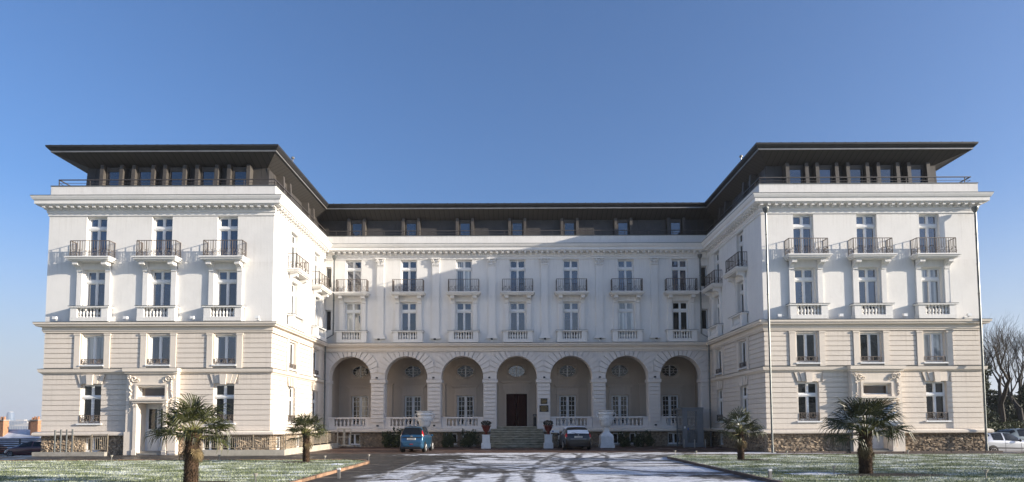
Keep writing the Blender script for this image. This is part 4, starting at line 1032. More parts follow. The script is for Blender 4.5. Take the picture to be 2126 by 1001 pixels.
# shrubs
def shrub(x, y, w, h, lb):
    t = thing('evergreen_shrub', lb, 'shrub', (x, y, G(x, y)), 0, 'shrubs along the stone base')
    mb = MB()
    for k in range(12):
        a = random.uniform(0, 6.28); r_ = random.uniform(.1, .7)
        leaves(mb, 170, (w * .62 * r_ * math.cos(a), .3 * r_ * math.sin(a), h * random.uniform(.2, .66)), (w * random.uniform(.16, .32), .26, h * random.uniform(.18, .36)), .065)
    for k in range(26):
        a = random.uniform(0, 6.28); bx_, by_, hh = w * .3 * math.cos(a), .25 * math.sin(a), h * random.uniform(.7, 1.12)
        leaves(mb, 16, (bx_ * 1.3, by_, hh), (.05, .05, .12), .05)
    mb.build('foliage', 'bush', t); s_ = MB()
    for k in range(5): s_.tube([(0, 0, 0), (random.uniform(-.3, .3) * w, random.uniform(-.2, .2), h * .7)], [.02, .008], 4)
    s_.build('stem', 'bark', t)
for a in ((-9.45, 45.2, .8, 1.05, 'small dark shrub left of the blue car against the stone base'), (-8.6, 45.2, .9, 1.25, 'dark shrub half hidden behind the blue car on its left'), (-4.95, 45.2, .85, .95, 'low dark shrub between the blue car and the steps, the farther from the steps'), (-3.35, 45.1, 1.25, 1.2, 'broad dark shrub just left of the entrance steps'),
          (8.1, 45.1, 1.0, .95, 'dark shrub nearest the right white urn'), (9.55, 45.1, 1.4, 1.0, 'wide dark shrub on the right under the sixth arch')): shrub(*a)
# black bin post beside the door, plaques, sign
t = thing('ashtray_post', 'slim black ashtray post beside the dark red entrance door', 'ashtray', (1.62, 47.4, 1.62))
bx(-.13, .13, -.1, .1, 0, .05).build('base', 'black', t); bx(-.12, .12, -.08, .08, .05, .72).build('body', 'black', t); bx(-.15, .15, -.11, .11, .76, .95).build('ash_box', 'black', t); bx(-.10, .10, -.13, -.111, .82, .9).build('opening', 'alloy', t)
def plaque(z0, z1, w, lb):
    t = thing('wall_plaque', lb, 'plaque', (2.27, 46 - .03, 0), 0, 'black plaques on the pier')
    bx(-w / 2, w / 2, -.03, .005, z0, z1).build('panel', 'black', t); g = MB()
    n = int((z1 - z0) / .11)
    for k in range(n):
        z = z0 + .07 + k * .10; ww = w * random.uniform(.25, .38)
        x = -ww
        while x < ww: l = random.uniform(.02, .06); g.box(x, min(x + l, ww), -.036, -.0301, z, z + .035); x += l + .02
    e = [(w * .42 * math.cos(a / 10 * math.pi), -.034, (z0 + z1) / 2 + (z1 - z0) * .42 * math.sin(a / 10 * math.pi)) for a in range(21)]
    g.tube(e, .008, 4, False); g.build('gilt_lettering', 'gold', t)
plaque(3.32, 3.74, .50, 'smaller upper black plaque with gilt lettering on the pier right of the entrance'); plaque(2.72, 3.22, .68, 'larger lower black plaque with gilt lettering on the pier right of the entrance')
t = thing('parking_sign', 'white framed panel with round blue mark beside the stone base', 'sign', (3.0, 44.9, G(3, 44.9)))
bx(-.34, -.28, -.02, .02, 0, 1.28).build('post', 'frame', t); bx(.28, .34, -.02, .02, 0, 1.28).build('post', 'frame', t); bx(-.28, .28, -.025, .025, 1.06, 1.26).build('panel', 'frame', t)
MB().lathe([(.06, -.04), (.06, -.03)], 14, (-.14, 0, 1.16), 'y').build('blue_mark', 'signblue', t)
# platform lift
t = thing('platform_lift', 'grey framed glass wheelchair lift cabin below the last arch', 'lift', (12.95, 44.0, G(12.95, 44)))
f = MB(); w, d_, h_ = 1.5, 1.7, 2.72
for x in (-w/2, w/2 - .08):
    for y in (0, d_ - .08): f.box(x, x + .08, y, y + .08, 0, h_)
f.box(-w/2 - .03, w/2 + .03, -.03, d_ + .03, h_, h_ + .14); f.box(-w/2, w/2, -.02, .0, 0, .18); f.box(w/2 - .34, w/2 - .08, .01, .06, 0, h_); f.box(-w/2 + .02, -w/2 + .06, .08, d_ - .08, 1.3, 1.38); f.box(-w/2 + .08, -w/2 + .26, .01, .06, .18, h_)
f.build('frame', 'greymetal', t)
gm, gnt, gb = newmat('clear_lift_glass'); gb.inputs['Base Color'].default_value = (.20, .22, .23, 1); gb.inputs['Roughness'].default_value = .04; gb.inputs['Alpha'].default_value = .38; gb.inputs['Coat Weight'].default_value = 1; M['liftglass'] = gm
bx(-w/2 + .03, -w/2 + .05, .08, d_ - .08, .1, 1.3).build('side_pane', 'liftglass', t); bx(-w/2 + .03, -w/2 + .05, .08, d_ - .08, 1.38, h_).build('side_pane', 'liftglass', t)
dr = bx(-w/2 + .30, w/2 - .40, .02, .04, .28, h_ - .1).build('door', 'liftglass', t)
f = MB(); f.box(-w/2 + .26, -w/2 + .34, -.0, .019, .18, h_); f.box(w/2 - .44, w/2 - .345, -.0, .019, .18, h_); f.box(-w/2 + .34, w/2 - .44, -.0, .019, h_ - .12, h_); f.box(-w/2 + .34, w/2 - .44, 0, .019, .18, .30); f.build('door_frame', 'greymetal', dr)
bx(-w/2 + .10, -w/2 + .20, -.03, .009, 1.35, 1.5).build('call_panel', 'frame', t); bx(-w/2 + .36, -w/2 + .44, -.004, .018, 1.22, 1.40).build('blue_sticker', 'signblue', t)
f = MB(); f.box(w/2 - .9, w/2 - .45, .6, 1.2, .1, 1.25); f.build('platform_console', 'greymetal', t)
for x, lb in ((12.0, 'left steel bollard in front of the lift cabin'), (12.75, 'middle steel bollard in front of the lift cabin door'), (13.5, 'right steel bollard in front of the lift cabin')):
    b_ = MB().lathe([(.05, 0), (.05, .55), (.045, .57), (0, .58)], 10).build('bollard', 'lip', None, (x, 43.0, G(x, 43)), smooth=True); tag(b_, lb, 'bollard', 'bollards before the lift')
# floodlights
FLH = bx(-.11, .11, -.10, .06, .10, .26).mesh('lamp_head', 'frame'); FLA = MB(); FLA.tube([(0, .3, .06), (0, .05, .06), (0, 0, .12)], .02, 5); FLA.box(-.05, .05, .28, .31, 0, .12); FLA = FLA.mesh('arm', 'frame')
def flood(x, y, z, lb, dark=False, g='floodlights on the ledge'):
    t = thing('floodlight', lb, 'floodlight', (x, y, z), 0, g)
    inst(FLH if not dark else FLHD, 'lamp_head', t); inst(FLA, 'arm', t)
FLHD = bx(-.08, .08, -.08, .06, .10, .22).mesh('lamp_head', 'black')
FY = YF - .31
for x, lb in ((-27.2, 'left wing ledge, outermost one by the left corner'), (-23.0, 'left wing ledge between first and second window'), (-19.05, 'left wing ledge between second and third window'), (-15.2, 'left wing ledge beside the courtyard corner'),
              (15.75, 'right wing ledge beside the courtyard corner'), (19.4, 'right wing ledge between its first and second window'), (23.2, 'right wing ledge between its second and third window'), (27.0, 'right wing ledge by the outer right corner')): flood(x, FY, 8.02, 'small white floodlight on the ' + lb)
for k, x in enumerate((-10.2, -5.96, -1.66, 2.36, 6.55, 10.77)): flood(x, YC - .50, 8.06, 'small floodlight at the foot of the %s court pilaster from the left' % ('first', 'second', 'third', 'fourth', 'fifth', 'sixth')[k], True, 'floodlights at the pilaster feet')
for k in range(6): x = (CA[k] + CA[k + 1]) / 2; flood(x, YC - .36, 5.16, 'small dark floodlight on the cap of the %s free pier of the arcade' % ('first', 'second', 'third', 'fourth', 'fifth', 'sixth')[k], True, 'floodlights on the pier caps')
for x, lb in ((-10.25, 'left of the blue car'), (-6.0, 'behind the left white urn'), (10.65, 'left of the lift cabin')): flood(x, YC - .31, 1.55, 'small dark floodlight low on the arcade base ' + lb, True, 'floodlights on the arcade base')

# ------------------------------------------------------------------ palms
def frond_mesh(seed, nl=24, Lf=.55, pet=.55):
    rnd = random.Random(seed); mb = MB(); st = MB()
    st.tube([(0, 0, 0), (pet * .5, 0, .015), (pet, 0, 0)], [.016, .011, .008], 4)
    for k in range(nl):
        t = k / (nl - 1) * 2 - 1; a = t * R(104) + rnd.uniform(-.06, .06); L = Lf * (1 - .28 * abs(t) ** 2) * rnd.uniform(.88, 1.06)
        d = Vector((math.cos(a), math.sin(a), 0)); n = Vector((-d.y, d.x, 0)); b0 = Vector((pet, 0, 0)); w = .0155
        p1 = b0 + d * L * .45 + Vector((0, 0, .04 - abs(t) * .02)); p2 = b0 + d * L * .8 + Vector((0, 0, rnd.uniform(-.04, .02))); p3 = b0 + d * L * .98 + Vector((0, 0, -.06 - rnd.uniform(0, .24)))
        up = Vector((0, 0, .010))
        for s_ in (-1, 1):
            q = [b0, p1 + n * w * s_ + up, p2 + n * w * .8 * s_ + up * .6, p3]
            c_ = [b0, p1, p2, p3]
            mb.quad(tuple(c_[0]), tuple(c_[1]), tuple(q[1])); mb.quad(tuple(c_[1]), tuple(c_[2]), tuple(q[2]), tuple(q[1])); mb.quad(tuple(c_[2]), tuple(p3), tuple(q[2]))
    return mb.mesh('frond', 'frond'), st.mesh('stalk', 'stalk')
FR_M = [frond_mesh(s_) for s_ in range(6)]
M['deadleaf'] = mat('dead_palm_leaf', (.20, .15, .07), (.10, .07, .035), scale=6, rough=.8, rnd=.3)
DEAD = []
for fm, sm in FR_M: q_ = fm.copy(); q_.materials.clear(); q_.materials.append(M['deadleaf']); DEAD.append(q_)
SN = MB()
for k in range(14):
    a = R(-70 + 140 * k / 13); L = random.uniform(.18, .42); SN.tube([(.58, 0, .02), (.58 + L * math.cos(a) * .6, L * math.sin(a) * .6, .05), (.58 + L * math.cos(a), L * math.sin(a), .035)], [.012, .022, .004], 4)
SN = SN.mesh('snow_cover', 'snow')
def palm(x, y, h, r0, crown, n, lb, snow=3, lean=0, seed=1):
    rnd = random.Random(seed); z = G(x, y) + .03
    t = thing('fan_palm', lb, 'palm tree', (x, y, z), rnd.uniform(0, 6), 'fan palms on the lawns')
    mb = MB(); zs = np.linspace(0, h, 14); mb.tube([(lean * (q / h) ** 2, 0, q) for q in zs], [r0 * (1 + .10 * math.sin(i * 1.7)) * (1 - .05 * i / 14) for i in range(14)], 12)
    mb.build('trunk', 'palmfibre', t, smooth=True)
    fb = MB(); nf = int(900 * h)
    for k in range(nf):
        zz = rnd.uniform(0.02, h); a = rnd.uniform(0, 6.283); rr = r0 * rnd.uniform(.92, 1.08); c = Vector((lean * (zz / h) ** 2 + rr * math.cos(a), rr * math.sin(a), zz)); o = Vector((math.cos(a), math.sin(a), 0)); tn = Vector((-o.y, o.x, 0))
        l = rnd.uniform(.05, .14); w = rnd.uniform(.008, .028); tip = c + o * rnd.uniform(.02, .085) + Vector((0, 0, l * rnd.choice((1, 1, -.8)))) + tn * rnd.uniform(-.05, .05)
        fb.quad(tuple(c - tn * w), tuple(c + tn * w), tuple(tip))
    o_ = fb.build('trunk_fibres', 'palmfibre', t); o_['kind'] = 'stuff'
    for k in range(7):
        fm, sm = FR_M[rnd.randrange(6)]; az = rnd.uniform(0, 6.28); sc_ = crown * .5
        inst(DEAD[rnd.randrange(6)], 'dead_frond', t, (lean + .06 * math.cos(az), .06 * math.sin(az), h - .22 - rnd.uniform(0, .12)), tuple((Matrix.Rotation(az, 3, 'Z') @ Matrix.Rotation(R(rnd.uniform(58, 78)), 3, 'Y')).to_euler()), (sc_, sc_ * .6, sc_))
    g_ = MB()
    for k in range(40):
        az = rnd.uniform(0, 6.28); q = rnd.uniform(0, .22); g_.tube([(lean + r0 * .7 * math.cos(az), r0 * .7 * math.sin(az), h - .28 + q), (lean + (r0 + .09) * math.cos(az), (r0 + .09) * math.sin(az), h - .10 + q)], [.022, .012], 4)
    o_ = g_.build('leaf_bases', 'stalk', t); o_['kind'] = 'stuff'
    for k in range(n):
        q = (k + .5) / n; az = k * 2.39996 + rnd.uniform(-.2, .2); el = R(74 - 80 * q ** .85 + rnd.uniform(-9, 9) - (16 if k % 11 == 10 else 0)); sc_ = crown * rnd.uniform(.85, 1.1) / 1.08
        fm, sm = FR_M[rnd.randrange(6)]
        rot = (Matrix.Rotation(az, 3, 'Z') @ Matrix.Rotation(-el, 3, 'Y') @ Matrix.Rotation(rnd.uniform(-.4, .4), 3, 'X')).to_euler()
        fr_ = inst(fm, 'frond', t, (lean, 0, h - .04 - .18 * q), tuple(rot), (sc_,) * 3); inst(sm, 'stalk', fr_)
        if k < snow * 3 and k % 3 == 2: pass
        if snow and q > .25 and q < .6 and rnd.random() < snow / 8: inst(SN, 'snow_cover', fr_)
    return t
palm(-9.84, 18.6, 1.66, .185, 1.34, 27, 'big fan palm in front of the left wing doorway', 0, .05, 3)
palm(-9.85, 28.9, 1.50, .14, 1.12, 24, 'small fan palm on the left lawn near the courtyard corner', 0, .03, 5)
palm(11.0, 29.6, 1.50, .14, 1.22, 24, 'small snow dusted fan palm on the right lawn near the courtyard corner', 4, .02, 8)
palm(12.15, 21.1, 1.60, .195, 1.50, 28, 'big snow dusted fan palm in front of the right wing doorway', 5, -.06, 13)
def bed(x, y, w, d_, name, m_, lb=None):
    mb = MB(); n = 22; z = G(x, y) + .085
    o = [(x + w * math.cos(2*math.pi*k/n) * random.uniform(.75, 1.1), y + d_ * math.sin(2*math.pi*k/n) * random.uniform(.75, 1.1)) for k in range(n)]
    for k in range(n): p, q = o[k], o[(k+1) % n]; h_ = [((x + (p[0]-x)*f, y + (p[1]-y)*f, z - .01 + .05 * (1-f*f) * random.uniform(.6, 1.3)), (x + (q[0]-x)*f, y + (q[1]-y)*f, z - .01 + .05 * (1-f*f))) for f in (.5, 1)]; mb.quad((x, y, z + .04), h_[0][0], h_[0][1]); mb.quad(h_[0][0], h_[1][0], h_[1][1], h_[0][1])
    return tag(mb.build(name, m_, smooth=True), kind='structure')
bed(12.9, 20.9, 2.1, .7, 'soil_bed', 'soil'); bed(10.6, 21.5, 1.1, .5, 'snow_patch', 'snow'); bed(-9.6, 18.9, 1.3, .45, 'soil_bed', 'soil'); bed(-10.2, 28.8, .9, .35, 'soil_bed', 'soil'); bed(11.4, 29.4, .9, .3, 'soil_bed', 'soil'); bed(-7.9, 27.2, .35, .2, 'snow_patch', 'snow')
# lawn spot lights
LP1 = MB().lathe([(.02, 0), (.018, .02), (.018, .22), (.0, .22)], 8).mesh('spike', 'lip'); LP2 = MB().lathe([(.02, .20), (.045, .23), (.07, .30), (.065, .31), (0, .30)], 10).mesh('lamp_head', 'concrete')
for x, y, lb in ((-20.0, 30.3, 'left wing lawn edge below the first ground window'), (-14.6, 30.2, 'left lawn far edge between big and small palm'), (-9.0, 29.0, 'right beside the small left palm'), (-7.2, 30.2, 'left lawn corner by the drive'),
                 (-8.0, 18.9, 'soil right of the big left palm'), (8.6, 32.6, 'right lawn corner by the drive'), (9.6, 32.2, 'far edge of the right lawn left of the small palm'), (14.3, 32.0, 'far edge of the right lawn before the stone base'), (11.1, 21.2, 'snow left of the big right palm'), (20.8, 32.2, 'far edge of the right lawn right of the doorway'), (14.9, 19.3, 'front edge of the right lawn right of the big palm')):
    t = thing('garden_spotlight', 'small pale spotlight on spike, ' + lb, 'garden light', (x, y, G(x, y) + .06), 0, 'spotlights in the lawns'); inst(LP1, 'spike', t); inst(LP2, 'lamp_head', t)
for x, y, lb in ((-6.0, 20.9, 'drive edge of the left lawn'), (8.25, 19.7, 'front corner of the right lawn beside the kerb')):
    t = thing('path_light', 'short square path light post at the ' + lb, 'garden light', (x, y, G(x, y) + .02), 0, 'path lights along the drive'); bx(-.045, .045, -.045, .045, 0, .30).build('post', 'lip', t); bx(-.05, .05, -.05, .05, .30, .36).build('lamp_head', 'frame', t)

# ------------------------------------------------------------------ ramp wall with railing, left fence
M['goldrail'] = mat('bronze_painted_railing', (.30, .25, .18), (.22, .18, .13), scale=5, rough=.5)
def railing(name, lb, x, y, L, rot, z0, slope=0, h=.95, posts=1.6, cat='railing', group=None):
    t = thing(name, lb, cat, (x, y, z0), rot, group); n = max(1, round(L / posts)); w = MB()
    sz = lambda u: slope * u
    for u0 in np.linspace(0, L, n + 1): bx(-.022, .022, -.022, .022, 0, h).build('post', 'goldrail', t, (u0, 0, sz(u0)))
    for zz in (h - .02, .12, h - .16):
        m_ = MB(); m_.tube([(0, 0, zz), (L, 0, zz + sz(L))], .016, 5); m_.build('rail', 'goldrail', t)
    u = .11
    while u < L: w.tube([(u, 0, .12 + sz(u)), (u, 0, h - .16 + sz(u))], .008, 4, False); u += .11
    b_ = w.build('bars', 'goldrail', t); b_['kind'] = 'stuff'
    return t
M['low'] = mat('pale_low_wall', (.50, .46, .38), (.36, .33, .27), scale=2, rough=.9, bump=.2)
tag(bx(-18.4, -13.0, 34.5, 34.72, 0, .42).build('low_wall', 'low'), 'low pale wall under the railing in front of the left wing', 'wall')
tag(bx(-13.22, -13.0, 34.73, 45.3, 0, .46).build('low_wall', 'low'), 'low pale wall running back beside the courtyard side of the left wing', 'wall')
railing('ramp_railing', 'bronze railing on the low wall before the left wing corner', -18.3, 34.6, 5.2, 0, .42, 0, .88)
railing('ramp_railing', 'bronze railing running back along the courtyard side of the left wing', -13.1, 34.9, 9.4, R(90), .46, 0, .88)
t = thing('garden_gate', 'two leaf metal gate with solid frame at the ramp end by the arcade', 'gate', (-13.05, 44.9, .25)); 
for s_ in (0, 1):
    g = MB(); x = s_ * .52; g.box(x, x + .07, -.03, .03, 0, 1.28); g.box(x + .43, x + .50, -.03, .03, 0, 1.28); g.box(x + .07, x + .43, -.03, .03, 1.2, 1.28); g.box(x + .07, x + .43, -.03, .03, .62, .68); g.box(x + .07, x + .43, -.03, .03, 0, .08); g.build('gate_leaf', 'low', t)
tag(bx(-27.3, -23.2, 34.5, 34.75, -.1, .33).build('low_wall', 'concrete'), 'low concrete wall left of the left wing doorway', 'wall')
tag(bx(-29.6, -27.31, 34.3, 34.55, -.35, .08).build('low_kerb_wall', 'concrete'), 'snow topped low kerb beyond the outer left corner', 'wall')
t = thing('post_frame', 'frame of four tall pale steel posts with cross rails at left', 'rack', (-26.1, 34.6, .33))
for k, h_ in enumerate((1.25, 1.28, 1.28, 1.30)): MB().tube([(k * .33, 0, 0), (k * .33, 0, h_)], .042, 8).build('post', 'pipe', t)
for z in (.12, .95, 1.12): MB().tube([(0, .03, z), (1.0, .03, z)], .02, 6).build('cross_rail', 'goldrail', t)
railing('area_railing', 'bronze railing between the steel posts and the small gate', -25.05, 34.6, 1.0, 0, .33, 0, .95)
railing('area_gate', 'small bronze barred gate panel left of the left wing doorway', -24.0, 34.6, .9, 0, .33, 0, 1.0, cat='gate', posts=.9)
# kerb of the strip along the right wing
r_ = tag(inst(None, 'house_kerb', None, (20, 34.2, 0)), kind='structure'); me = bx(-.48, .48, -.08, .08, -.2, .08).mesh('kerb_stone', 'kerb2')
for k in range(13): x = 15.6 + k; inst(me, 'kerb_stone', r_, (x - 20, random.uniform(-.01, .01) + (0.5 if abs(x - 21.3) < 2 else .9), G(x, 35) + .02))

# ------------------------------------------------------------------ cars
def cat_eval(P, t):
    n = len(P); t = min(max(t, 0), n - 1 - 1e-6); i = int(t); f = t - i
    p0, p1, p2, p3 = P[max(i-1, 0)], P[i], P[min(i+1, n-1)], P[min(i+2, n-1)]
    return .5 * ((2*p1) + (p2 - p0) * f + (2*p0 - 5*p1 + 4*p2 - p3) * f*f + (-p0 + 3*p1 - 3*p2 + p3) * f**3)
def car(name, lb, loc, rot, paint, ST_, wheels, rear=True, snow=False, extra=None):
    """ST_: stations (s, zb, zbelt, zroof, wlow, wbelt, wroof) from the rear bumper (s=0) forward; local x = side, y = forward"""
    t = thing(name, lb, 'car', loc, rot)
    A = np.array(ST_, float)
    def ring(q):
        s_, zb, zbt, zr, wl, wb_, wr = cat_eval(A, q); zm = (zb + zbt) / 2
        return np.array([(0, zb), (wl * .8, zb), (wl * .97, zb + .08), (wl, zb + (zbt - zb) * .35), (wb_ * 1.0, zb + (zbt - zb) * .75), (wb_ * .965, zbt), (wr + (wb_ * .965 - wr) * .12, zr - (zr - zbt) * .13), (wr * .80, zr - (zr-zbt)*.015), (0, zr + .012)]), s_
    def P(q, v):
        rg, s_ = ring(q); sg = 1 if v >= 0 else -1; x, z = cat_eval(rg, abs(v)); x = max(x, 0)
        return Vector((sg * x, s_, z))
    nu = (len(ST_) - 1) * 4; nv = 24
    mb = MB(); vs_ = [8 * k / nv for k in range(nv + 1)]
    full = vs_ + [-v for v in vs_[::-1][1:-1]]
    for i in range(nu + 1):
        for v in full: mb.v.append(tuple(P(i / 4, v)))
    n = len(full)
    for i in range(nu):
        for j in range(n): l = (j + 1) % n; mb.f.append((i*n + j, i*n + l, (i+1)*n + l, (i+1)*n + j))
    mb.f.append(tuple(range(n))); mb.f.append(tuple(nu*n + k for k in range(n - 1, -1, -1)))
    body = mb.build('body', paint, t, smooth=True)
    def patch(nm, q0, q1, v0, v1, m_, off=.012, par=None, un=6, vn=6, cen=False, taper=(0, 0)):
        m2 = MB(); L = float(A[-1][0])
        for i in range(un + 1):
            for j in range(vn + 1):
                fu = i / un; q = q0 + (q1 - q0) * fu; a, b_ = v0 + taper[0] * fu, v1 + taper[1] * fu; v = a + (b_ - a) * j / vn
                if cen: v = (8 - abs(v)) * (1 if v >= 0 else -1) if abs(v) > 1e-6 else 8
                p = P(q, v); e = .02
                du = P(q + e, v) - P(q - e, v); va = abs(v); sg = 1 if v >= 0 else -1
                dv = P(q, sg * min(va + e, 8)) - P(q, sg * (va - e)); nn = du.cross(dv)
                nn = nn.normalized() if nn.length > 1e-9 else Vector((0, 0, 1))
                if nn.dot(Vector((p.x, 0, p.z - .6)) + Vector((0, -.5 if p.y < .5 else 0, 0))) < 0: nn = -nn
                m2.v.append(tuple(p + nn * off))
        for i in range(un):
            for j in range(vn): a = i*(vn+1) + j; m2.f.append((a, a+1, a+vn+2, a+vn+1))
        return m2.build(nm, m_, par or t, smooth=True)
    Wd = 2 * max(a[4] for a in ST_)
    tyre = MB().lathe([(.20, -.09), (.29, -.10), (.305, -.07), (.305, .07), (.29, .10), (.20, .09)], 24, (0, 0, 0), 'x').mesh('tyre', 'rubber', True)
    rm = MB().lathe([(0, -.03), (.05, -.05), (.06, -.03), (.07, -.02)], 16, (0, 0, 0), 'x'); 
    for k in range(7):
        a = 2 * math.pi * k / 7; rm.tube([(-.03, .04 * math.cos(a), .04 * math.sin(a)), (-.055, .19 * math.cos(a), .19 * math.sin(a))], [.03, .022], 4)
    rm.tube([(-.06, .195 * math.cos(2*math.pi*k/20), .195 * math.sin(2*math.pi*k/20)) for k in range(21)], .018, 5, False); rm.lathe([(0, .0), (.2, .01), (.2, .03), (0, .03)], 16, (0, 0, 0), 'x')
    rm.v = [(x - .062, y, z) for x, y, z in rm.v]; rim = rm.mesh('rim', 'alloy')
    arch = MB().lathe([(0, 0), (.36, 0), (.36, .03), (0, .03)], 24, (0, 0, 0), 'x').mesh('wheel_arch', 'black')
    for ys_ in wheels:
        wl = Wd / 2
        for s_ in (-1, 1):
            qq = float(np.interp(ys_, A[:, 0], range(len(A)))); x = abs(P(qq, 3).x)
            inst(arch, 'wheel_arch', t, (s_ * (x - .02) - (.0 if s_ < 0 else .0), ys_, .33))
            w_ = inst(tyre, 'wheel', t, (s_ * (x - .06), ys_, .305)); inst(rim, 'rim', w_, (0, 0, 0), 0 if s_ < 0 else math.pi)
            if s_ > 0: pass
    return t, P, patch, body
def wheels_fix(): pass
# small blue electric hatchback, seen from behind
S = [(0, .42, .62, .66, .50, .54, .50), (.03, .34, .78, .84, .62, .66, .58), (.10, .27, .94, 1.02, .68, .70, .60), (.17, .24, .98, 1.22, .71, .72, .57), (.26, .22, 1.0, 1.42, .725, .73, .54), (.42, .2, 1.01, 1.54, .735, .735, .53), (.85, .18, 1.0, 1.60, .737, .737, .54), (1.5, .18, .98, 1.61, .737, .737, .54), (2.05, .18, .96, 1.54, .735, .733, .52), (2.5, .18, .95, 1.30, .73, .725, .50), (2.95, .2, .90, 1.02, .71, .70, .50), (3.25, .24, .78, .86, .66, .62, .45), (3.45, .34, .6, .64, .5, .45, .35)]
t, P, patch, body = car('parked_car', 'small round blue hatchback parked facing the arcade', (-6.28, 37.2, G(-6.2, 37.4)), R(-3), 'blue', S, (.62, 2.95))
patch('rear_window', 2.35, 4.7, -2.15, 2.15, 'carglass', .014, cen=True, un=8, vn=12)
for s_ in (-1, 1):
    patch('tail_light', 2.9, 4.5, s_ * 5.05, s_ * 5.82, 'redlamp', .03); patch('reversing_light', 2.2, 2.85, s_ * 5.05, s_ * 5.8, 'clearlamp', .03)
    patch('side_window', 5.3, 6.9, s_ * 5.15, s_ * 6.2, 'carglass', .008); patch('side_window', 7.1, 9.0, s_ * 5.15, s_ * 6.2, 'carglass', .008)
    mr = MB().lathe([(0, -.06), (.06, -.05), (.08, 0), (.06, .05), (0, .06)], 8, (s_ * .84, 2.25, 1.02), 'y'); mr.tube([(s_ * .70, 2.27, 1.0), (s_ * .82, 2.26, 1.01)], .02, 4); mr.build('mirror', 'blue', t, smooth=True)
    patch('door_seam', 7.0, 7.05, s_ * 2.2, s_ * 5.1, 'black', .004, un=1); patch('door_seam', 9.1, 9.15, s_ * 2.2, s_ * 5.1, 'black', .004, un=1)
pt = inst(None, 'number_plate', t, (0, -.02, .78)); 
bx(-.26, .26, -.02, .05, .0, .11).build('plate_panel', 'plate', pt)
def digits(par, y, z, n=7, w=.44):
    g = MB(); rr = random.Random(4)
    for k in range(n):
        x = -w/2 + (k + .2) * w / n; g.box(x, x + .012, y - .003, y, z + .025, z + .085); g.box(x + .025, x + .037, y - .003, y, z + .025, z + .085)
        for q in rr.sample([.025, .05, .075], 2): g.box(x + .012, x + .025, y - .003, y, z + q, z + q + .01)
    g.build('plate_characters', 'black', par)
digits(pt, -.0205, 0)
patch('tailgate_recess', 1.25, 1.6, -3.0, 3.0, 'black', .003, cen=True, un=2)
bx(-.10, .10, -.015, .04, .50, .54).build('fog_light', 'redlamp', t); bx(-.56, .56, .0, .3, .26, .36).build('rear_bumper_trim', 'black', t)
bx(-.05, .05, -.02, .04, .96, 1.04).build('badge', 'alloy', t)
wp = MB(); wp.tube([(0, -.01, 1.06), (-.2, .04, 1.12), (-.38, .07, 1.16)], .012, 4); wp.build('rear_wiper', 'black', t)
# dark hatchback, seen from behind
S = [(0, .40, .62, .66, .62, .66, .6), (.04, .30, .80, .86, .76, .80, .72), (.12, .26, .95, 1.02, .82, .84, .72), (.25, .22, 1.0, 1.16, .85, .86, .70), (.50, .2, 1.02, 1.34, .87, .875, .66), (.85, .18, 1.01, 1.46, .88, .88, .63), (1.4, .18, .98, 1.51, .88, .88, .63), (2.0, .18, .95, 1.50, .88, .88, .63), (2.5, .18, .93, 1.38, .88, .875, .60), (3.05, .18, .92, 1.08, .87, .865, .60), (3.6, .2, .86, .94, .84, .83, .6), (4.0, .26, .72, .78, .76, .72, .5), (4.2, .36, .58, .62, .6, .55, .4)]
t, P, patch, body = car('parked_car', 'shiny black hatchback with snowy roof parked between steps and urn', (4.25, 40.2, G(4.2, 41)), R(3), 'darkcar', S, (.78, 3.38))
patch('rear_window', 2.9, 4.9, -2.0, 2.0, 'carglass', .014, cen=True, un=8, vn=12)
patch('rear_window_snow', 2.3, 3.7, -1.8, 1.9, 'snow', .022, cen=True, un=5, vn=10)
patch('roof_snow', 5.0, 7.9, -2.2, 2.2, 'snow', .03, cen=True, un=8, vn=10)
for s_ in (-1, 1):
    patch('tail_light', 1.15, 2.7, s_ * 4.55, s_ * 6.0, 'redlamp', .03); patch('reversing_light', 1.1, 1.9, s_ * 4.2, s_ * 4.5, 'clearlamp', .028)
    patch('side_window', 5.0, 6.9, s_ * 5.15, s_ * 6.2, 'carglass', .008); patch('side_window', 7.1, 8.8, s_ * 5.15, s_ * 6.2, 'carglass', .008)
    mr = MB().lathe([(0, -.07), (.07, -.06), (.09, 0), (.07, .05), (0, .06)], 8, (s_ * 1.0, 2.7, .98), 'y'); mr.tube([(s_ * .85, 2.72, .96), (s_ * .97, 2.71, .97)], .02, 4); mr.build('mirror', 'darkcar', t, smooth=True)
    patch('door_seam', 7.0, 7.05, s_ * 2.2, s_ * 5.1, 'black', .004, un=1)
pt = inst(None, 'number_plate', t, (0, -.03, .80)); bx(-.26, .26, -.02, .05, .0, .11).build('plate_panel', 'plate', pt); digits(pt, -.0205, 0)
bx(-.52, .52, -.03, .05, .70, .735).build('chrome_strip', 'alloy', t); bx(-.62, .62, -.005, .3, .24, .36).build('rear_bumper_trim', 'rubber', t)
MB().lathe([(0, -.03), (.05, -.02), (.05, .02)], 12, (0, -.0, .98), 'y').build('badge', 'alloy', t)
wp = MB(); wp.tube([(0.0, .06, 1.04), (-.22, .16, 1.12), (-.45, .2, 1.14)], .012, 4); wp.build('rear_wiper', 'black', t)
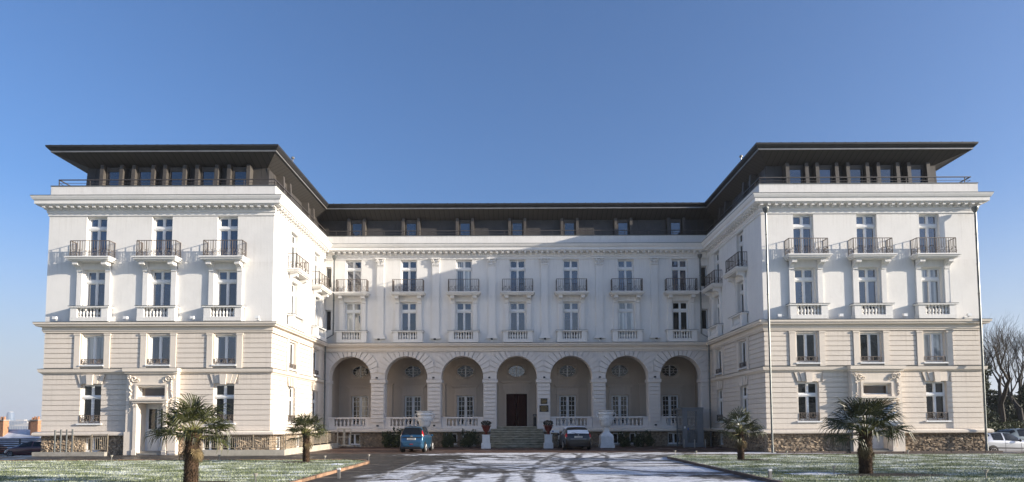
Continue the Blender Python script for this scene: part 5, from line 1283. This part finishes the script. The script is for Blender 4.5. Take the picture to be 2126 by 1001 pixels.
# side-on cars
def side_parts(t, patch, wins, seams, paint):
    for s_ in (-1, 1):
        for a, b_, *tp in wins: patch('side_window', a, b_, s_ * 5.12, s_ * 6.25, 'carglass', .008)
        for a in seams: patch('door_seam', a, a + .04, s_ * 2.0, s_ * 5.1, 'black', .004, un=1)
        patch('rubbing_strip', 3.2, 9.0, s_ * 3.15, s_ * 3.35, 'black', .012, un=10, vn=1)
        patch('door_handle', seams[0] + .12, seams[0] + .32, s_ * 4.35, s_ * 4.5, 'black', .015, un=1, vn=1)
    patch('windscreen', 8.6, 9.9, -2.3, 2.3, 'carglass', .01, cen=True, un=6, vn=10); patch('rear_window', 3.2, 4.5, -2.3, 2.3, 'carglass', .01, cen=True, un=6, vn=10)
    for s_ in (-1, 1):
        patch('head_light', 11.0, 11.8, s_ * 3.6, s_ * 4.6, 'clearlamp', .02); patch('tail_light', 1.3, 2.6, s_ * 4.2, s_ * 5.0, 'redlamp', .02)
S = [(0, .40, .60, .64, .55, .58, .5), (.04, .30, .78, .84, .70, .74, .62), (.12, .24, .92, 1.02, .78, .79, .62), (.25, .22, .96, 1.18, .81, .81, .58), (.42, .2, .97, 1.34, .82, .82, .56), (.75, .18, .96, 1.43, .825, .825, .56), (1.2, .18, .94, 1.46, .825, .825, .56), (1.7, .18, .92, 1.45, .825, .825, .56), (2.1, .18, .90, 1.36, .825, .82, .54), (2.6, .18, .89, 1.10, .82, .81, .54), (3.0, .2, .84, .93, .80, .79, .56), (3.38, .26, .70, .76, .72, .68, .5), (3.6, .36, .56, .60, .56, .5, .4)]
t, P, patch, body = car('parked_car', 'silver three door hatchback seen side on beside the right wing', (29.05, 38.6, G(31, 38)), R(-88), 'silver', S, (.62, 2.98))
side_parts(t, patch, ((4.9, 6.35), (6.55, 8.6)), (6.45, 8.7), 'silver')
mr = MB().lathe([(0, -.06), (.07, -.05), (.09, 0), (.07, .05), (0, .06)], 8, (.93, 2.3, .98), 'y'); mr.build('mirror', 'black', t, smooth=True)
S2 = [(a, b_, c * 1.08, d * 1.12, e * 1.06, f_ * 1.06, g * 1.08) for a, b_, c, d, e, f_, g in S]
t, P, patch, body = car('parked_car', 'dark grey tall car behind the silver hatchback at the right edge', (35.4, 44.5, G(32, 44)), R(-90), 'suv', [(a * 1.2, b_, c, d, e, f_, g) for a, b_, c, d, e, f_, g in S2], (.8, 3.5))
side_parts(t, patch, ((4.9, 6.35), (6.55, 8.6)), (6.45, 8.7), 'suv')
xc, yc = -44.6, 56.5
t, P, patch, body = car('parked_car', 'dark maroon estate car parked beyond the outer left corner', (xc + 2.3, yc, G(xc, yc)), R(90), 'maroon', [(a * 1.25, b_, c, d * (1.0 if i in (0, 1) else 1.0), e * 1.05, f_ * 1.05, g * 1.05) for i, (a, b_, c, d, e, f_, g) in enumerate(S)], (.85, 3.7))
side_parts(t, patch, ((4.7, 6.35), (6.55, 8.6)), (6.45, 8.7), 'maroon')
t, P, patch, body = car('parked_car', 'red car cut off by the left edge of the picture', (-52.9, 59.8, G(-51, 59)), R(5), 'darkred', S, (.62, 2.98))
patch('rear_window', 2.6, 4.6, -2.4, 2.4, 'carglass', .014, cen=True, un=8, vn=12)

# ------------------------------------------------------------------ trees
def bare_tree(seed, H, r0, spread=.55, depth=6, pollard=False, minr=.008):
    rnd = random.Random(seed); big = MB(); tw = MB()
    def branch(p, d, L, r_, lev):
        n = 3 if lev < 3 else 2; pts = [p]; q = p; dd = d.copy()
        for k in range(n):
            dd = (dd + Vector((rnd.gauss(0, .10), rnd.gauss(0, .10), rnd.gauss(.04, .05)))).normalized(); q = q + dd * L / n; pts.append(q)
        r1 = r_ * (.62 if lev else .72)
        (big if lev < 3 else tw).tube(pts, [r_ + (r1 - r_) * i / n for i in range(n + 1)], 7 if lev < 2 else (5 if lev < 4 else 3), False)
        if lev >= depth or r1 < minr: return
        m_ = rnd.choice((2, 3, 3)) + (1 if lev in (1, 2, 3) else 0) + (1 if lev in (3, 4) else 0)
        for k in range(m_):
            az = rnd.uniform(0, 6.283); a = dd.cross(Vector((0, 0, 1)) if abs(dd.z) < .95 else Vector((1, 0, 0))).normalized(); b_ = dd.cross(a)
            s_ = spread * rnd.uniform(.6, 1.3) * (1.15 if lev == 0 else 1); nd = (dd + (a * math.cos(az) + b_ * math.sin(az)) * s_ + Vector((0, 0, .12 if lev < 2 else .30))).normalized()
            f = rnd.uniform(.35, 1) if k else 1; pos = pts[-1] if f > .8 else pts[-2] + (pts[-1] - pts[-2]) * rnd.random()
            branch(pos, nd, L * rnd.uniform(.62, .86), r1 * rnd.uniform(.6, .85), lev + 1)
    branch(Vector((0, 0, 0)), Vector((0, 0, 1)), H * .27, r0, 0)
    return big.mesh('trunk', 'bark'), tw.mesh('branches', 'bark')
BT = [bare_tree(11, 14.5, .36, .60, 8, minr=.006), bare_tree(23, 13.5, .33, .55, 8, minr=.006), bare_tree(31, 14.5, .30, .50, 7)]
def put_tree(k, x, y, s_, lb, rot=0, g='bare trees beside the right wing'):
    t = thing('bare_tree', lb, 'tree', (x, y, G(x, y) - .1), rot, g); tr_ = inst(BT[k][0], 'trunk', t, scale=(s_,) * 3); c = inst(BT[k][1], 'branches', t, scale=(s_,) * 3); c['kind'] = 'stuff'
put_tree(0, 46.6, 58, 1.0, 'tall leafless tree with thick dark trunk beyond the silver car', .6)
put_tree(1, 50.5, 60, 1.0, 'leafless tree at the right edge beside the thick trunked one', 2.2)
put_tree(2, 54.5, 66, 1.0, 'thinner leafless tree farther back beyond the right wing', 4.0)
put_tree(0, 47.9, 66, 1.0, 'leafless tree between the thick trunked one and the right edge', 3.0)
put_tree(1, 49.0, 70, .95, 'leafless tree farthest back at the right behind the others', 1.0)
# leafless trees outside the picture whose shadows cross the lawns and the drive
for k, x, y, s_, lb_ in ((0, 44, 17.5, 1.1, 'leafless park tree nearest the right lawn'), (2, 58, 10, 1.1, 'slender leafless park tree in the middle of the right hand row'), (1, 72, 12, 1.1, 'leafless park tree farthest to the right'), (2, 39, 5, 1.0, 'slender leafless park tree nearest the drive entrance'), (0, 66, 19, 1.0, 'leafless park tree behind the right hand row')): put_tree(k, x, y, s_, lb_, x, 'park trees right of the drive')
for k, x, y, s_, lb_ in ((0, -28, -30, 1.1, 'leftmost'), (1, -12, -36, 1.1, 'second from left'), (2, 6, -34, 1.1, 'middle'), (0, 22, -30, 1.2, 'fourth from left'), (1, 34, -40, 1.2, 'rightmost')): put_tree(k, x, y, s_, lb_ + ' unseen leafless tree added behind the camera for the window reflections', x, 'unseen trees added behind the camera')  # added out of view to give the front windows something to reflect

def crown(n, parts, s, m_): 
    mb = MB()
    for c, r_ in parts: leaves(mb, n, c, r_, s, .45)
    return mb
def evergreen(x, y, h, w, lb, seed):
    random.seed(seed); t = thing('evergreen_tree', lb, 'tree', (x, y, G(x, y) - .1), 0, 'dark evergreens beyond the right wing')
    parts = []
    for k in range(16):
        q = random.random(); parts.append(((random.uniform(-.5, .5) * w * (1.15 - q), random.uniform(-.4, .4) * w, h * (.12 + .8 * q)), (w * .26 * (1.25 - q * .6), w * .25, h * .13)))
    crown(420, parts, .16, 'ever').build('crown', 'ever', t); MB().tube([(0, 0, 0), (0, 0, h * .8)], [.2, .06], 6).build('trunk', 'bark', t)
for i, a in enumerate(((42.8, 56.5, 7.4, 4.4, 'dark evergreen directly beside the right wing corner'), (46.0, 62, 5.6, 4.6, 'dark evergreen behind the silver car'), (50.6, 63, 5.4, 5.0, 'dark evergreen mass at the right edge'), (55, 65, 6.0, 5.0, 'dark evergreen beyond the right edge'))): evergreen(*a, 50 + i)
for i in range(9): evergreen(-64 + i * 16, -52 - (i % 3) * 4, 9 + (i * 7) % 4, 13, 'unseen evergreen added behind the camera to darken the window reflections, number %s from the left' % ('one', 'two', 'three', 'four', 'five', 'six', 'seven', 'eight', 'nine')[i], 70 + i)  # row added out of view so the lower panes reflect dark foliage
random.seed(99)
t = thing('clipped_hedge', 'low dark hedge running behind the silver car', 'hedge', (48, 53, G(48, 53)))
mb = MB(); leaves(mb, 9000, (0, 0, 1.0), (10, .9, 1.3), .10, .6); mb.build('foliage', 'bush', t)

# ------------------------------------------------------------------ beyond the left wing
def stem(mb): pass
t = thing('dark_fence', 'long black slatted fence behind the maroon car', 'fence', (-48, 61, G(-48, 61)))
fh = .45 - G(-48, 61)
for k in range(7): bx(-.05, .05, -.05, .05, 0, fh + .05).build('post', 'black', t, (-12 + k * 3.5, 0, 0))
for k in range(9): bx(-12, 9, -.02, .02, .12 + k * fh / 9, .12 + (k + .7) * fh / 9).build('slat', 'black', t)
def house(x, y, w, d_, zr, ze, lb, chim, rot=0):
    t = thing('distant_house', lb, 'house', (x, y, ze - 4), rot); h = 4
    bx(-w/2, w/2, -d_/2, d_/2, 0, h).build('wall', 'plaster', t); r_ = MB(); rh = zr - ze
    r_.quad((-w/2 - .2, -d_/2 - .3, h), (w/2 + .2, -d_/2 - .3, h), (w/2 + .2, 0, h + rh), (-w/2 - .2, 0, h + rh)); r_.quad((w/2 + .2, d_/2 + .3, h), (-w/2 - .2, d_/2 + .3, h), (-w/2 - .2, 0, h + rh), (w/2 + .2, 0, h + rh))
    r_.quad((-w/2 - .2, -d_/2 - .3, h), (-w/2 - .2, 0, h + rh), (-w/2 - .2, d_/2 + .3, h)); r_.quad((w/2 + .2, -d_/2 - .3, h), (w/2 + .2, d_/2 + .3, h), (w/2 + .2, 0, h + rh))
    rf = r_.build('roof', M_SNOWROOF, t)
    for cx, cy, cw, ch in chim:
        c = bx(-cw/2, cw/2, -.35, .35, 0, ch).build('chimney', 'brick', rf, (cx, cy, h + rh * .3)); bx(-cw/2 - .08, cw/2 + .08, -.43, .43, ch, ch + .12).build('chimney_cap', 'concrete', rf, (cx, cy, h + rh * .3))
        for q in (-.22, .22): MB().lathe([(.14, 0), (.11, .35), (.13, .38), (0, .38)], 8).build('chimney_pot', 'brick', rf, (cx + q * cw, cy, h + rh * .3 + ch + .12))
M_SNOWROOF = mat('snowy_slate_roof', (.84, .86, .90), (.30, .34, .42), scale=.45, rough=.8, stretch=(1, 1, 2.5))
house(-61.5, 75, 9, 7, 1.3, -1.6, 'house with snowy slate roof and brick chimneys beyond the fence', ((3.6, -.6, 1.0, 3.1), (2.3, .3, .9, 3.0), (-.9, -.8, .9, 3.1)), R(-8))
house(-76, 92, 12, 8, .9, -2.4, 'farther house with snow covered roof at the far left', (), R(10))
t = thing('glass_tower', 'pale curved glass tower on the hazy horizon', 'tower', (-2470, 2980, -30))
MB().lathe([(15, 0), (16.5, 30), (16.5, 60), (15, 86), (12, 92), (0, 92)], 28).build('shaft', 'towerglass', t, smooth=True); MB().lathe([(10, 92), (10, 95), (0, 95)], 20).build('roof_plant', 'plaster', t)
for k, (px, w, h_, dd) in enumerate(((24, 30, 12, 2600), (33, 46, 22, 2700), (46, 70, 30, 2500), (60, 50, 17, 2400), (70, 50, 24, 2650), (84, 60, 15, 2500), (14, 60, 12, 2900), (52, 120, 10, 2200))):
    x = (px - 1067) * dd / 1260
    t = thing('distant_block', ('pale block low on the horizon between tower and roofs', 'white stepped block on the horizon right of the tower', 'broad white block highest of the far city', 'pale low block above the snowy roof', 'white block on the horizon by the brick chimneys', 'far pale block hidden by the left wing', 'low pale block at the foot of the glass tower', 'long low row of far city buildings')[k], 'building', (x, dd, -24), 0, 'far city buildings on the horizon')
    b_ = bx(-w/2, w/2, -15, 15, 0, 12 + h_).build('wall', 'plaster', t); bx(-w/4, w/4, -8, 8, 12 + h_, 16 + h_).build('roof_box', 'plaster', t)
    g = MB()
    for q in range(int(w / 6)): g.box(-w/2 + 2 + q * 6, -w/2 + 5 + q * 6, -15.3, -15.01, 8, 10 + h_)
    wq = g.build('window_bands', 'towerglass', t); wq['kind'] = 'stuff'
hz_m = bpy.data.materials.new('haze'); hz_m.use_nodes = True; hn = hz_m.node_tree; hn.nodes.remove(hn.nodes['Principled BSDF'])
pv = hn.nodes.new('ShaderNodeVolumePrincipled'); pv.inputs['Color'].default_value = (.86, .90, .96, 1); pv.inputs['Density'].default_value = .00022; pv.inputs['Anisotropy'].default_value = .2
hn.links.new(pv.outputs[0], hn.nodes['Material Output'].inputs['Volume'])
M['haze'] = hz_m
tag(bx(-3400, 3400, -200, 3300, -52, 90).build('haze', 'haze'), kind='stuff')
